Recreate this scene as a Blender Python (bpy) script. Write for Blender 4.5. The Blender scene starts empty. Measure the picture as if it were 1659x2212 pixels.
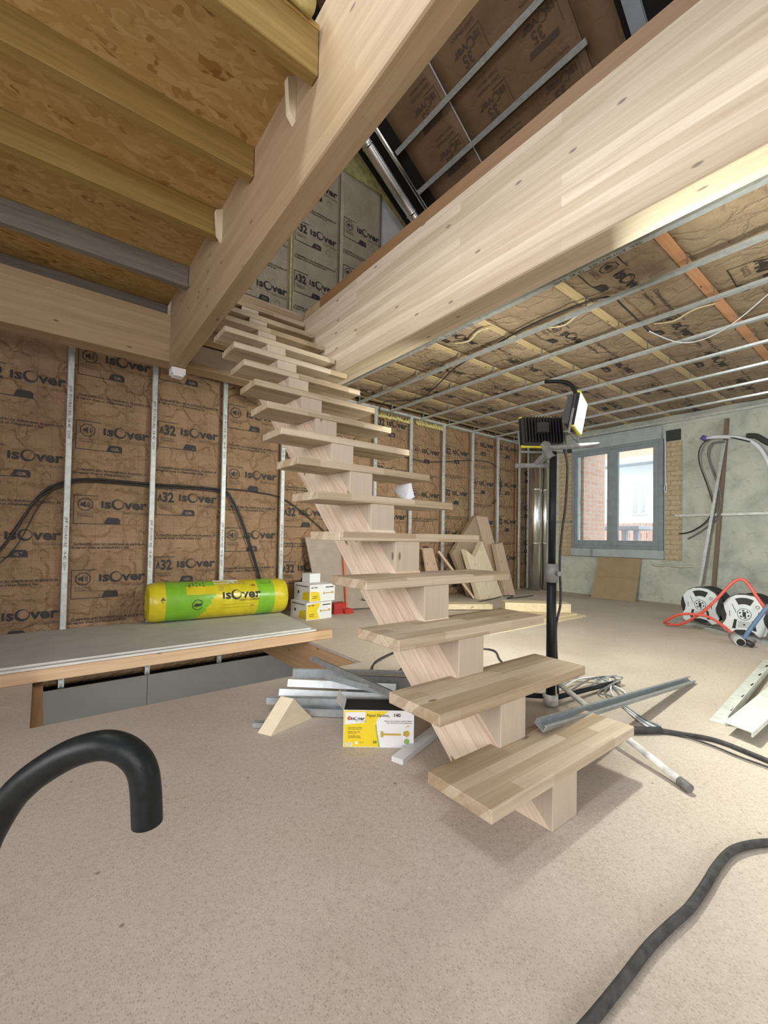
import bpy, math, random
from mathutils import Vector, Matrix, noise
random.seed(7)
PI = math.pi
S = bpy.context.scene
COL = S.collection
R_ = math.radians

# ------------------------------------------------------------------ camera
H = 0.8
FPX, PCX, PCY = 936.13, 829.5, 1142.3
def cam_rot(a, b, c):
    ca, sa, cb, sb, cc, sc = math.cos(a), math.sin(a), math.cos(b), math.sin(b), math.cos(c), math.sin(c)
    Rz = Matrix(((cc, -sc, 0), (sc, cc, 0), (0, 0, 1)))
    Rx = Matrix(((1, 0, 0), (0, cb, -sb), (0, sb, cb)))
    Ry = Matrix(((ca, 0, sa), (0, 1, 0), (-sa, 0, ca)))
    return Rz @ Rx @ Ry
RR = cam_rot(R_(-38.2317), R_(-1.2617), R_(0.9569))
def wv(r): return Vector((r[0], r[2], -r[1]))
right, down, fwd = wv(RR[0]), wv(RR[1]), wv(RR[2])
cam = bpy.data.objects.new('camera', bpy.data.cameras.new('camera'))
COL.objects.link(cam)
cam.matrix_world = Matrix((( right.x, -down.x, -fwd.x, 0), (right.y, -down.y, -fwd.y, 0), (right.z, -down.z, -fwd.z, H), (0, 0, 0, 1)))
cam.data.sensor_fit = 'HORIZONTAL'
cam.data.sensor_width = 36
cam.data.lens = FPX / 1659 * 36
cam.data.shift_y = (PCY - 1106) / 1659
cam.data.clip_start = 0.02
S.camera = cam

# ------------------------------------------------------------------ world, lights, exposure
S.view_settings.view_transform = 'Standard'
S.view_settings.look = 'None'
S.view_settings.gamma = 1
S.view_settings.exposure = -0.28
w = bpy.data.worlds.new('daylight'); S.world = w; w.use_nodes = True
bg = w.node_tree.nodes['Background']
bg.inputs[0].default_value = (0.86, 0.93, 1.0, 1)
bg.inputs[1].default_value = 3.6
def area(name, loc, target, size, size_y, power, color, spread=180):
    l = bpy.data.lights.new(name, 'AREA'); l.shape = 'RECTANGLE'; l.size = size; l.size_y = size_y
    l.energy = power; l.color = color; l.spread = R_(spread)
    o = bpy.data.objects.new(name, l); COL.objects.link(o); o.location = loc
    o.rotation_euler = (Vector(target) - Vector(loc)).to_track_quat('-Z', 'Y').to_euler()
    return o
# fill light added in an invented window opening behind the camera
area('front_fill_light', (-1.3, -2.75, 1.5), (0.6, 0.9, 0.0), 2.4, 1.7, 46, (1.0, 0.93, 0.90), 120)
# fill light from the left, standing for an assumed window out of view
area('left_fill_light', (-2.9, 0.6, 1.35), (1.5, 1.4, 1.15), 1.6, 1.4, 27, (1.0, 0.94, 0.91), 90)
# daylight of the roof window on the hidden slope above the stair well
area('roof_window_daylight', (-0.9, 1.9, 4.9), (1.7, 1.9, 2.2), 1.1, 1.6, 78, (1.0, 0.98, 0.95))
# cool fill light in an unseen opening to the right behind the camera
area('side_fill_light', (4.2, -2.75, 1.5), (4.0, 2.0, 1.2), 2.2, 1.5, 15, (0.9, 0.97, 1.0), 130)
# added fill light in the storey below, brightening the inside of the hatch
area('lower_storey_fill', (0.5, -0.6, -1.2), (0.6, 4.2, -0.9), 1.8, 1.0, 80, (0.98, 0.98, 0.95))
# near roof window of the hidden slope
area('near_roof_window_daylight', (-1.2, 0.3, 4.7), (0.8, 0.9, 2.55), 0.5, 0.6, 13, (0.93, 0.97, 1.0), 60)
sun = bpy.data.objects.new('sun', bpy.data.lights.new('sun', 'SUN')); COL.objects.link(sun)
sun.data.energy = 4.5; sun.data.angle = R_(2); sun.data.color = (1, 0.96, 0.9)
sun.rotation_euler = Vector((0.75, 0.25, -0.6)).to_track_quat('-Z', 'Y').to_euler()

# ------------------------------------------------------------------ materials
def mat(name, color=(0.5, 0.5, 0.5), rough=0.6, metal=0.0):
    m = bpy.data.materials.new(name); m.use_nodes = True
    b = m.node_tree.nodes['Principled BSDF']
    b.inputs['Base Color'].default_value = (*color, 1); b.inputs['Roughness'].default_value = rough
    b.inputs['Metallic'].default_value = metal
    return m
class NT:
    def __init__(s, m):
        s.m = m; s.t = m.node_tree; s.b = s.t.nodes['Principled BSDF']
    def n(s, kind, **kw):
        nd = s.t.nodes.new(kind)
        for k, v in kw.items():
            if k.startswith('i_'):
                key = k[2:]; key = int(key) if key.isdigit() else key.replace('_', ' ')
                nd.inputs[key].default_value = v
            else: setattr(nd, k, v)
        return nd
    def l(s, a, b): s.t.links.new(a, b)
    def coords(s, scale=(1, 1, 1), uv=False, rnd=0.0, rot=(0, 0, 0)):
        tc = s.n('ShaderNodeTexCoord'); mp = s.n('ShaderNodeMapping')
        mp.inputs['Scale'].default_value = scale; mp.inputs['Rotation'].default_value = rot
        s.l(tc.outputs['UV' if uv else 'Object'], mp.inputs['Vector'])
        if rnd:
            oi = s.n('ShaderNodeObjectInfo'); mu = s.n('ShaderNodeMath', operation='MULTIPLY'); mu.inputs[1].default_value = rnd
            s.l(oi.outputs['Random'], mu.inputs[0]); cb = s.n('ShaderNodeCombineXYZ')
            for i in range(3): s.l(mu.outputs[0], cb.inputs[i])
            s.l(cb.outputs[0], mp.inputs['Location'])
        return mp.outputs[0]
    def noise(s, vec, scale, detail=4, rough=0.55, dist=0.0):
        nd = s.n('ShaderNodeTexNoise'); nd.inputs['Scale'].default_value = scale; nd.inputs['Detail'].default_value = detail
        nd.inputs['Roughness'].default_value = rough; nd.inputs['Distortion'].default_value = dist
        s.l(vec, nd.inputs['Vector']); return nd.outputs['Fac']
    def ramp(s, fac, stops):
        r = s.n('ShaderNodeValToRGB'); e = r.color_ramp.elements
        while len(e) < len(stops): e.new(0.5)
        for k, (p, c) in enumerate(stops):
            e[k].position = p; e[k].color = (*c, 1) if len(c) == 3 else c
        s.l(fac, r.inputs[0]); return r.outputs[0]
    def mix(s, fac, a, b, mode='MIX'):
        m = s.n('ShaderNodeMix', data_type='RGBA', blend_type=mode)
        if isinstance(fac, (int, float)): m.inputs[0].default_value = fac
        else: s.l(fac, m.inputs[0])
        for v, i in ((a, 6), (b, 7)):
            if isinstance(v, tuple): m.inputs[i].default_value = (*v, 1)
            else: s.l(v, m.inputs[i])
        return m.outputs[2]
    def bump(s, h, strength=0.3, dist=0.01):
        b = s.n('ShaderNodeBump'); b.inputs['Strength'].default_value = strength; b.inputs['Distance'].default_value = dist
        s.l(h, b.inputs['Height']); s.l(b.outputs[0], s.b.inputs['Normal'])
    def out(s, c): s.l(c, s.b.inputs['Base Color'])

def wood(name, base, dark, axis='X', knots=0.5, lam=0.045, blen=1.3, grain=0.5, rnd=0.0, tone=0.12):
    m = mat(name, base, 0.62); t = NT(m)
    co = t.coords(rnd=rnd)
    sp = t.n('ShaderNodeSeparateXYZ'); t.l(co, sp.inputs[0])
    cb = t.n('ShaderNodeCombineXYZ')
    if axis == 'X': order = (0, 1, 2)
    elif axis == 'Y': order = (1, 0, 2)
    else: order = (2, 0, 1)
    # along = order[0]; across sum of the two others keeps strips on every face
    add = t.n('ShaderNodeMath', operation='ADD'); t.l(sp.outputs[order[1]], add.inputs[0]); t.l(sp.outputs[order[2]], add.inputs[1])
    t.l(sp.outputs[order[0]], cb.inputs[0])
    if lam: t.l(add.outputs[0], cb.inputs[1])
    else: t.l(add.outputs[0], cb.inputs[1])
    cb2 = t.n('ShaderNodeCombineXYZ')
    for i in range(3): t.l(sp.outputs[order[i]], cb2.inputs[i])
    mp = t.n('ShaderNodeMapping'); mp.inputs['Scale'].default_value = (1.2, 26, 26); t.l(cb2.outputs[0], mp.inputs[0])
    g = t.noise(mp.outputs[0], 1.6, 5, 0.6, 0.6)
    c = t.ramp(g, [(0.3, dark), (0.62, base), (0.8, tuple(min(1, x * 1.06) for x in base))])
    c = t.mix(grain, base, c)
    if lam:
        br = t.n('ShaderNodeTexBrick'); br.offset = 0.37; br.inputs['Scale'].default_value = 1
        br.inputs['Brick Width'].default_value = blen; br.inputs['Row Height'].default_value = lam
        br.inputs['Mortar Size'].default_value = 0.0006; br.inputs['Mortar Smooth'].default_value = 0.4
        br.inputs['Color1'].default_value = (1 - tone, 1 - tone * 1.2, 1 - tone * 1.5, 1); br.inputs['Color2'].default_value = (1, 1, 1, 1)
        br.inputs['Mortar'].default_value = (0.72, 0.62, 0.5, 1)
        t.l(cb.outputs[0], br.inputs['Vector'])
        c = t.mix(1.0, c, br.outputs['Color'], 'MULTIPLY')
    if knots:
        mk = t.n('ShaderNodeMapping'); mk.inputs['Scale'].default_value = (4.5, 12, 1); t.l(cb.outputs[0], mk.inputs[0])
        v = t.n('ShaderNodeTexVoronoi', voronoi_dimensions='2D'); v.inputs['Scale'].default_value = 1.0; v.inputs['Randomness'].default_value = 1; t.l(mk.outputs[0], v.inputs['Vector'])
        k = t.ramp(v.outputs['Distance'], [(0.05, (1, 1, 1)), (0.1, (0, 0, 0))])
        # only some cells carry a knot
        sc = t.n('ShaderNodeSeparateColor'); t.l(v.outputs['Color'], sc.inputs[0])
        gt = t.n('ShaderNodeMath', operation='LESS_THAN'); gt.inputs[1].default_value = knots; t.l(sc.outputs[0], gt.inputs[0])
        mm = t.n('ShaderNodeMath', operation='MULTIPLY'); t.l(k, mm.inputs[0]); t.l(gt.outputs[0], mm.inputs[1])
        c = t.mix(mm.outputs[0], c, tuple(x * 0.42 for x in dark))
    t.out(c); t.bump(g, 0.08, 0.003)
    return m
MA = {}
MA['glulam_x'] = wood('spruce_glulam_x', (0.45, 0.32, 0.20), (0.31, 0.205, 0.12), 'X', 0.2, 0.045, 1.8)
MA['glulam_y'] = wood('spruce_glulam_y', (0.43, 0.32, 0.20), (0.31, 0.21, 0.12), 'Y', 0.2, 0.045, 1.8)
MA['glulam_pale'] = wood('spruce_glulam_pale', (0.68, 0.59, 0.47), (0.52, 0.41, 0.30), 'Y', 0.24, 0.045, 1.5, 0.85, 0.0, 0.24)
MA['tread'] = wood('finger_jointed_beech', (0.58, 0.485, 0.37), (0.43, 0.335, 0.24), 'X', 0.06, 0.042, 0.36, 0.8, 11.0, 0.34)
MA['joist'] = wood('pine_joist', (0.60, 0.47, 0.27), (0.42, 0.30, 0.15), 'X', 0.1, 0, grain=0.7)
MA['joist_orange'] = wood('orange_treated_joist', (0.62, 0.33, 0.17), (0.45, 0.2, 0.09), 'X', 0.1, 0, grain=0.7)
MA['joist_y'] = wood('pine_joist_y', (0.52, 0.33, 0.18), (0.38, 0.22, 0.11), 'Y', 0.15, 0, grain=0.7)
MA['joist_yellow'] = wood('yellow_tinted_joist', (0.31, 0.205, 0.06), (0.18, 0.11, 0.025), 'X', 0.1, 0, grain=0.8)
MA['joist_grey'] = wood('weathered_grey_joist', (0.22, 0.19, 0.16), (0.12, 0.10, 0.09), 'X', 0.1, 0, grain=0.8)
MA['timber'] = wood('pale_timber', (0.72, 0.62, 0.42), (0.55, 0.43, 0.26), 'X', 0.1, 0, grain=0.6)
MA['timber_z'] = wood('pale_timber_upright', (0.70, 0.61, 0.44), (0.52, 0.42, 0.27), 'Z', 0.1, 0, grain=0.6)
MA['timber_brown'] = wood('brown_timber', (0.36, 0.27, 0.19), (0.24, 0.17, 0.11), 'Z', 0.2, 0, grain=0.6)
MA['timber_pink'] = wood('pinkish_timber', (0.55, 0.40, 0.30), (0.40, 0.27, 0.19), 'Z', 0.2, 0, grain=0.6)
MA['fascia'] = wood('chipboard_edge', (0.25, 0.135, 0.055), (0.19, 0.095, 0.035), 'Y', 0.0, 0, grain=0.5)

# stringer: laminated strips running up the slope
m = mat('stringer_spruce', (0.8, 0.66, 0.52), 0.6); t = NT(m)
tc = t.n('ShaderNodeTexCoord'); mp = t.n('ShaderNodeMapping'); mp.inputs['Rotation'].default_value = (R_(-44), 0, 0)
t.l(tc.outputs['Object'], mp.inputs[0])
m2 = t.n('ShaderNodeMapping'); m2.inputs['Scale'].default_value = (8, 1.6, 22); t.l(mp.outputs[0], m2.inputs[0])
g = t.noise(m2.outputs[0], 1.5, 5, 0.6, 1.2)
c = t.ramp(g, [(0.3, (0.60, 0.44, 0.32)), (0.5, (0.76, 0.63, 0.51)), (0.8, (0.82, 0.71, 0.60))])
sp = t.n('ShaderNodeSeparateXYZ'); t.l(mp.outputs[0], sp.inputs[0]); cb = t.n('ShaderNodeCombineXYZ')
t.l(sp.outputs[1], cb.inputs[0]); t.l(sp.outputs[2], cb.inputs[1])
br = t.n('ShaderNodeTexBrick'); br.offset = 0.3; br.inputs['Scale'].default_value = 1; br.inputs['Brick Width'].default_value = 1.6; br.inputs['Row Height'].default_value = 0.045
br.inputs['Mortar Size'].default_value = 0.001; br.inputs['Color1'].default_value = (0.9, 0.87, 0.84, 1); br.inputs['Color2'].default_value = (1, 1, 1, 1); br.inputs['Mortar'].default_value = (0.8, 0.7, 0.6, 1)
t.l(cb.outputs[0], br.inputs['Vector']); c = t.mix(1.0, c, br.outputs[0], 'MULTIPLY')
mk = t.n('ShaderNodeMapping'); mk.inputs['Scale'].default_value = (5, 11, 1); t.l(cb.outputs[0], mk.inputs[0])
v = t.n('ShaderNodeTexVoronoi', voronoi_dimensions='2D'); t.l(mk.outputs[0], v.inputs['Vector']); v.inputs['Scale'].default_value = 1
k = t.ramp(v.outputs['Distance'], [(0.06, (1, 1, 1)), (0.12, (0, 0, 0))])
sc = t.n('ShaderNodeSeparateColor'); t.l(v.outputs['Color'], sc.inputs[0]); gt = t.n('ShaderNodeMath', operation='LESS_THAN'); gt.inputs[1].default_value = 0.3; t.l(sc.outputs[0], gt.inputs[0])
mm = t.n('ShaderNodeMath', operation='MULTIPLY'); t.l(k, mm.inputs[0]); t.l(gt.outputs[0], mm.inputs[1])
c = t.mix(mm.outputs[0], c, (0.3, 0.18, 0.1)); t.out(c)
MA['stringer'] = m
MA['block'] = wood('riser_block_spruce', (0.52, 0.44, 0.345), (0.42, 0.33, 0.25), 'Z', 0.12, 0, grain=0.5, rnd=7)

# particle board floor
m = mat('chipboard_floor', (0.55, 0.45, 0.37), 0.75); t = NT(m); co = t.coords()
n1 = t.noise(co, 1.3, 5, 0.6); n2 = t.noise(co, 62, 5, 0.75); n3 = t.noise(co, 260, 2, 0.6); n4 = t.noise(co, 22, 3, 0.6, 1.5)
c = t.ramp(n2, [(0.3, (0.28, 0.225, 0.17)), (0.45, (0.50, 0.43, 0.355)), (0.72, (0.62, 0.56, 0.475))])
c = t.mix(0.35, c, t.ramp(n3, [(0.35, (0.36, 0.30, 0.25)), (0.65, (0.62, 0.56, 0.50))]))
c = t.mix(t.ramp(n4, [(0.62, (0, 0, 0)), (0.75, (0.5, 0.5, 0.5))]), c, (0.36, 0.285, 0.225))
c = t.mix(t.ramp(n1, [(0.38, (0, 0, 0)), (0.68, (0.6, 0.6, 0.6))]), c, (0.60, 0.55, 0.49))
c = t.mix(t.ramp(t.noise(co, 0.9, 6, 0.7), [(0.35, (0.45, 0.45, 0.45)), (0.5, (0, 0, 0))]), c, (0.40, 0.325, 0.27))
v = t.n('ShaderNodeTexVoronoi'); v.inputs['Scale'].default_value = 9; t.l(co, v.inputs['Vector'])
c = t.mix(t.ramp(v.outputs['Distance'], [(0.03, (0.8, 0.8, 0.8)), (0.06, (0, 0, 0))]), c, (0.2, 0.15, 0.11))
for sc_, th_, col_, mx_ in ((120, 0.12, (0.24, 0.19, 0.15), 0.45), (95, 0.10, (0.72, 0.67, 0.60), 0.35), (210, 0.2, (0.26, 0.21, 0.17), 0.4)):
    mpf = t.n('ShaderNodeMapping'); mpf.inputs['Scale'].default_value = (1, 0.6, 1); mpf.inputs['Rotation'].default_value = (0, 0, 0.3 + sc_); t.l(co, mpf.inputs[0])
    vf = t.n('ShaderNodeTexVoronoi', voronoi_dimensions='2D'); vf.inputs['Scale'].default_value = sc_; t.l(mpf.outputs[0], vf.inputs['Vector'])
    kf = t.ramp(vf.outputs['Distance'], [(th_, (mx_, mx_, mx_)), (th_ * 1.7, (0, 0, 0))]); scf = t.n('ShaderNodeSeparateColor'); t.l(vf.outputs['Color'], scf.inputs[0])
    gf = t.n('ShaderNodeMath', operation='LESS_THAN'); gf.inputs[1].default_value = 0.3; t.l(scf.outputs[0], gf.inputs[0]); mf = t.n('ShaderNodeMath', operation='MULTIPLY'); t.l(kf, mf.inputs[0]); t.l(gf.outputs[0], mf.inputs[1])
    c = t.mix(mf.outputs[0], c, col_)
sp = t.n('ShaderNodeSeparateXYZ'); t.l(co, sp.inputs[0])
br = t.n('ShaderNodeTexBrick'); br.inputs['Scale'].default_value = 1; br.inputs['Brick Width'].default_value = 2.05; br.inputs['Row Height'].default_value = 0.92
br.inputs['Mortar Size'].default_value = 0.0012; br.inputs['Color1'].default_value = (1, 1, 1, 1); br.inputs['Color2'].default_value = (0.97, 0.96, 0.95, 1); br.inputs['Mortar'].default_value = (0.95, 0.94, 0.93, 1)
mpb = t.n('ShaderNodeMapping'); mpb.inputs['Location'].default_value = (0.45, -0.52, 0); t.l(co, mpb.inputs[0]); t.l(mpb.outputs[0], br.inputs['Vector'])
c = t.mix(1.0, c, br.outputs[0], 'MULTIPLY'); t.out(c); t.bump(n2, 0.25, 0.002)
MA['floor'] = m

# OSB
m = mat('osb_deck', (0.45, 0.3, 0.15), 0.7); t = NT(m); co = t.coords()
nz = t.n('ShaderNodeTexNoise'); nz.inputs['Scale'].default_value = 4; nz.inputs['Detail'].default_value = 3; t.l(co, nz.inputs['Vector'])
md = t.mix(0.22, (0, 0, 0), nz.outputs['Color'])
ad = t.n('ShaderNodeVectorMath', operation='ADD'); t.l(co, ad.inputs[0]); t.l(md, ad.inputs[1])
cols = []
for rot, scl in ((0.5, (6, 19, 1)), (-0.7, (7, 22, 1)), (1.3, (5, 17, 1))):
    mp = t.n('ShaderNodeMapping'); mp.inputs['Rotation'].default_value = (0, 0, rot); mp.inputs['Scale'].default_value = scl; t.l(ad.outputs[0], mp.inputs[0])
    v = t.n('ShaderNodeTexVoronoi'); v.inputs['Scale'].default_value = 1.6; t.l(mp.outputs[0], v.inputs['Vector'])
    sc = t.n('ShaderNodeSeparateColor'); t.l(v.outputs['Color'], sc.inputs[0])
    cols.append(t.ramp(sc.outputs[0], [(0.0, (0.22, 0.10, 0.02)), (0.07, (0.36, 0.215, 0.065)), (0.55, (0.41, 0.255, 0.085)), (1.0, (0.48, 0.32, 0.13))]))
fac = t.noise(co, 9, 2)
c = t.mix(t.ramp(fac, [(0.45, (0, 0, 0)), (0.5, (1, 1, 1))]), cols[0], cols[1])
c = t.mix(t.ramp(t.noise(co, 14, 2), [(0.55, (0, 0, 0)), (0.6, (1, 1, 1))]), c, cols[2]); t.out(c)
MA['osb'] = m

# kraft paper with its printed grid; UV in metres
def kraft(name, base, line, gridf=0.6, br_s=1.0):
    m = mat(name, base, 0.55); t = NT(m); uv = t.coords(uv=True); co = t.coords()
    n1 = t.noise(co, 3, 5, 0.6, 0.4); n2 = t.noise(co, 14, 5, 0.65, 2.2)
    c = t.ramp(n1, [(0.3, tuple(x * 0.8 for x in base)), (0.7, tuple(x * 1.14 for x in base))])
    br = t.n('ShaderNodeTexBrick'); br.offset = 0; br.inputs['Scale'].default_value = 1; br.inputs['Brick Width'].default_value = 0.1; br.inputs['Row Height'].default_value = 0.1
    br.inputs['Mortar Size'].default_value = 0.0014; br.inputs['Mortar Smooth'].default_value = 0.2; t.l(uv, br.inputs['Vector'])
    f = t.n('ShaderNodeMath', operation='MULTIPLY'); f.inputs[1].default_value = gridf; t.l(br.outputs['Fac'], f.inputs[0])
    c = t.mix(f.outputs[0], c, line)
    # sharp creases
    wv_ = t.n('ShaderNodeTexVoronoi', feature='DISTANCE_TO_EDGE'); wv_.inputs['Scale'].default_value = 5
    nzz = t.n('ShaderNodeTexNoise'); nzz.inputs['Scale'].default_value = 5; nzz.inputs['Detail'].default_value = 4; t.l(co, nzz.inputs['Vector'])
    ad = t.n('ShaderNodeVectorMath', operation='ADD'); t.l(co, ad.inputs[0]); t.l(t.mix(0.3, (0, 0, 0), nzz.outputs['Color']), ad.inputs[1]); t.l(ad.outputs[0], wv_.inputs['Vector'])
    cr = t.ramp(wv_.outputs['Distance'], [(0.0, (0.0, 0.0, 0.0)), (0.12, (1, 1, 1))])
    hh = t.n('ShaderNodeMath', operation='ADD'); t.l(n2, hh.inputs[0]); t.l(cr, hh.inputs[1])
    t.out(c); t.bump(hh.outputs[0], br_s, 0.012)
    return m
MA['kraft'] = kraft('kraft_paper', (0.335, 0.208, 0.114), (0.16, 0.09, 0.05))
MA['kraft_pale'] = kraft('kraft_paper_pale', (0.40, 0.335, 0.25), (0.26, 0.19, 0.12), 0.4, 0.2)
MA['kraft_ceil'] = kraft('kraft_paper_ceiling', (0.34, 0.25, 0.165), (0.2, 0.14, 0.09), 0.4, 0.8)
MA['kraft_roof'] = kraft('kraft_paper_plain', (0.25, 0.155, 0.085), (0.2, 0.12, 0.07), 0.15, 0.15)
MA['ink'] = mat('black_ink', (0.035, 0.03, 0.03), 0.7)
MA['ink_soft'] = mat('faded_ink', (0.12, 0.085, 0.06), 0.7)
MA['ink_kraft'] = mat('kraft_cutout', (0.30, 0.20, 0.12), 0.7)

# mottled old plaster
m = mat('old_plaster', (0.5, 0.52, 0.46), 0.85); t = NT(m); co = t.coords()
n1 = t.noise(co, 1.8, 6, 0.65, 0.5); n2 = t.noise(co, 9, 6, 0.7, 0.8); n3 = t.noise(co, 40, 3)
c = t.ramp(n1, [(0.3, (0.27, 0.31, 0.275)), (0.44, (0.46, 0.50, 0.45)), (0.58, (0.58, 0.62, 0.56)), (0.8, (0.60, 0.58, 0.47))])
c = t.mix(t.ramp(n2, [(0.55, (0, 0, 0)), (0.68, (0.65, 0.65, 0.65))]), c, (0.36, 0.35, 0.29))
c = t.mix(t.ramp(n2, [(0.27, (0.9, 0.9, 0.9)), (0.34, (0, 0, 0))]), c, (0.19, 0.19, 0.17))
t.out(c); hh = t.n('ShaderNodeMath', operation='ADD'); t.l(n1, hh.inputs[0]); t.l(n2, hh.inputs[1]); t.bump(hh.outputs[0], 0.6, 0.02)
MA['plaster'] = m
def brick(name, c1, c2, mort, bw=0.22, rh=0.065, ms=0.007, plane='YZ'):
    m = mat(name, c1, 0.8); t = NT(m); co = t.coords(); sp = t.n('ShaderNodeSeparateXYZ'); t.l(co, sp.inputs[0]); cb = t.n('ShaderNodeCombineXYZ')
    ad = t.n('ShaderNodeMath', operation='ADD'); t.l(sp.outputs[0], ad.inputs[0]); t.l(sp.outputs[1], ad.inputs[1])
    t.l(ad.outputs[0], cb.inputs[0]); t.l(sp.outputs[2], cb.inputs[1])
    br = t.n('ShaderNodeTexBrick'); br.inputs['Scale'].default_value = 1; br.inputs['Brick Width'].default_value = bw; br.inputs['Row Height'].default_value = rh; br.inputs['Mortar Size'].default_value = ms
    br.inputs['Color1'].default_value = (*c1, 1); br.inputs['Color2'].default_value = (*c2, 1); br.inputs['Mortar'].default_value = (*mort, 1)
    t.l(cb.outputs[0], br.inputs['Vector']); n = t.noise(co, 30, 4)
    c = t.mix(0.35, br.outputs[0], t.ramp(n, [(0.3, tuple(x * 0.5 for x in c1)), (0.7, tuple(min(1, x * 1.2) for x in c2))])); t.out(c)
    iv = t.n('ShaderNodeMath', operation='SUBTRACT'); iv.inputs[0].default_value = 1; t.l(br.outputs['Fac'], iv.inputs[1]); t.bump(iv.outputs[0], 0.8, 0.01)
    return m
MA['brick_tan'] = brick('tan_brick', (0.50, 0.39, 0.25), (0.56, 0.46, 0.31), (0.36, 0.30, 0.22))
MA['brick_out'] = brick('outdoor_brick', (0.62, 0.36, 0.26), (0.70, 0.46, 0.36), (0.62, 0.58, 0.52), 0.25, 0.075, 0.008)
def steel(name, col=(0.62, 0.66, 0.68), rough=0.38, metal=0.85, sc=30):
    m = mat(name, col, rough, metal); t = NT(m); co = t.coords(); n = t.noise(co, sc, 4)
    t.out(t.ramp(n, [(0.3, tuple(x * 0.82 for x in col)), (0.7, tuple(min(1, x * 1.1) for x in col))])); return m
MA['steel'] = steel('galvanised_steel', (0.58, 0.63, 0.66), 0.33, 0.6); MA['steel_stud'] = steel('galvanised_stud', (0.60, 0.63, 0.62), 0.5, 0.35)
MA['steel_dark'] = steel('dull_steel', (0.47, 0.51, 0.53), 0.36, 0.65)
MA['duct'] = mat('polished_duct', (0.80, 0.80, 0.78), 0.24, 1.0)
MA['tray_steel'] = steel('pale_tray_steel', (0.74, 0.79, 0.76), 0.45, 0.2)
def speck(name, col, amp=0.15, sc=40, rough=0.7, bump=0.0):
    m = mat(name, col, rough); t = NT(m); co = t.coords(); n = t.noise(co, sc, 4)
    t.out(t.ramp(n, [(0.3, tuple(x * (1 - amp) for x in col)), (0.7, tuple(min(1, x * (1 + amp)) for x in col))]))
    if bump: t.bump(n, bump, 0.003)
    return m
MA['gypsum'] = speck('grey_plasterboard', (0.56, 0.55, 0.52), 0.08, 6)
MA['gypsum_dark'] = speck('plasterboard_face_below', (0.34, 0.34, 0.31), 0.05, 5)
MA['white'] = speck('white_board', (0.80, 0.80, 0.80), 0.05)
MA['mdf'] = speck('grey_brown_board', (0.36, 0.30, 0.25), 0.08, 12)
MA['cardboard'] = speck('brown_cardboard', (0.37, 0.28, 0.17), 0.08, 8)
MA['black'] = speck('black_plastic', (0.022, 0.022, 0.024), 0.2, 60, 0.45)
MA['black_metal'] = speck('black_powder_coat', (0.010, 0.012, 0.013), 0.3, 120, 0.42, 0.1)
MA['black_metal'].node_tree.nodes['Principled BSDF'].inputs['Specular IOR Level'].default_value = 0.22
MA['black_metal'].node_tree.nodes['Principled BSDF'].inputs['Roughness'].default_value = 0.42
MA['rubber'] = speck('black_rubber', (0.045, 0.045, 0.045), 0.5, 45, 0.7, 0.2)
MA['dusty_tube'] = speck('dusty_grey_tube', (0.17, 0.17, 0.165), 0.25, 35, 0.6)
MA['white_dust'] = speck('white_splashed_tube', (0.62, 0.62, 0.58), 0.35, 22, 0.7)
MA['grey_plastic'] = speck('grey_plastic', (0.42, 0.45, 0.47), 0.1, 20, 0.5)
MA['pale_plastic'] = speck('pale_grey_plastic', (0.62, 0.68, 0.72), 0.08, 20, 0.45)
MA['red'] = speck('red_hose', (0.66, 0.10, 0.08), 0.1, 30, 0.45)
MA['orange'] = speck('orange_conduit', (0.75, 0.16, 0.06), 0.1, 30, 0.5)
MA['blue'] = speck('blue_hose', (0.10, 0.18, 0.32), 0.1, 30, 0.45)
MA['purple'] = mat('violet_plug', (0.12, 0.09, 0.4), 0.5)
MA['frame'] = speck('grey_window_film', (0.25, 0.30, 0.33), 0.12, 9, 0.55)
MA['frame_pale'] = speck('pale_grey_box', (0.40, 0.46, 0.49), 0.1, 9, 0.55)
MA['yellow'] = mat('yellow_plastic', (0.62, 0.55, 0.03), 0.4)
MA['yellow_film'] = speck('yellow_film', (0.62, 0.52, 0.02), 0.15, 9, 0.28, 0.6)
MA['green_film'] = speck('green_film', (0.20, 0.46, 0.03), 0.12, 9, 0.28, 0.5)
MA['wool'] = speck('yellow_mineral_wool', (0.55, 0.47, 0.20), 0.3, 25, 0.95, 1.0)
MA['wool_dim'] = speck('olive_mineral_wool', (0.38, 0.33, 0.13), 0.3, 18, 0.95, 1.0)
MA['paper'] = speck('white_paper', (0.72, 0.76, 0.82), 0.03, 10, 0.8)
MA['dark'] = mat('dark_void', (0.012, 0.010, 0.008), 0.9)
MA['groove'] = mat('dark_chase', (0.05, 0.055, 0.05), 0.9)
MA['house'] = mat('white_render', (0.85, 0.86, 0.86), 0.8)
MA['grey_roof'] = mat('grey_eave', (0.42, 0.44, 0.47), 0.7)
MA['leaf'] = mat('garden_ground', (0.35, 0.38, 0.33), 0.9)
MA['fence'] = wood('fence_boards', (0.45, 0.31, 0.26), (0.3, 0.2, 0.17), 'Z', 0, 0)
m = mat('roof_tiles', (0.6, 0.25, 0.17), 0.8); t = NT(m); co = t.coords((6, 5, 5))
wv1 = t.n('ShaderNodeTexWave'); wv1.inputs['Scale'].default_value = 1.0; t.l(co, wv1.inputs['Vector'])
t.out(t.ramp(wv1.outputs[1], [(0.2, (0.40, 0.14, 0.09)), (0.6, (0.75, 0.38, 0.28))])); MA['tiles'] = m
m = bpy.data.materials.new('window_glass'); m.use_nodes = True; nt = m.node_tree; nt.nodes.clear()
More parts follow.
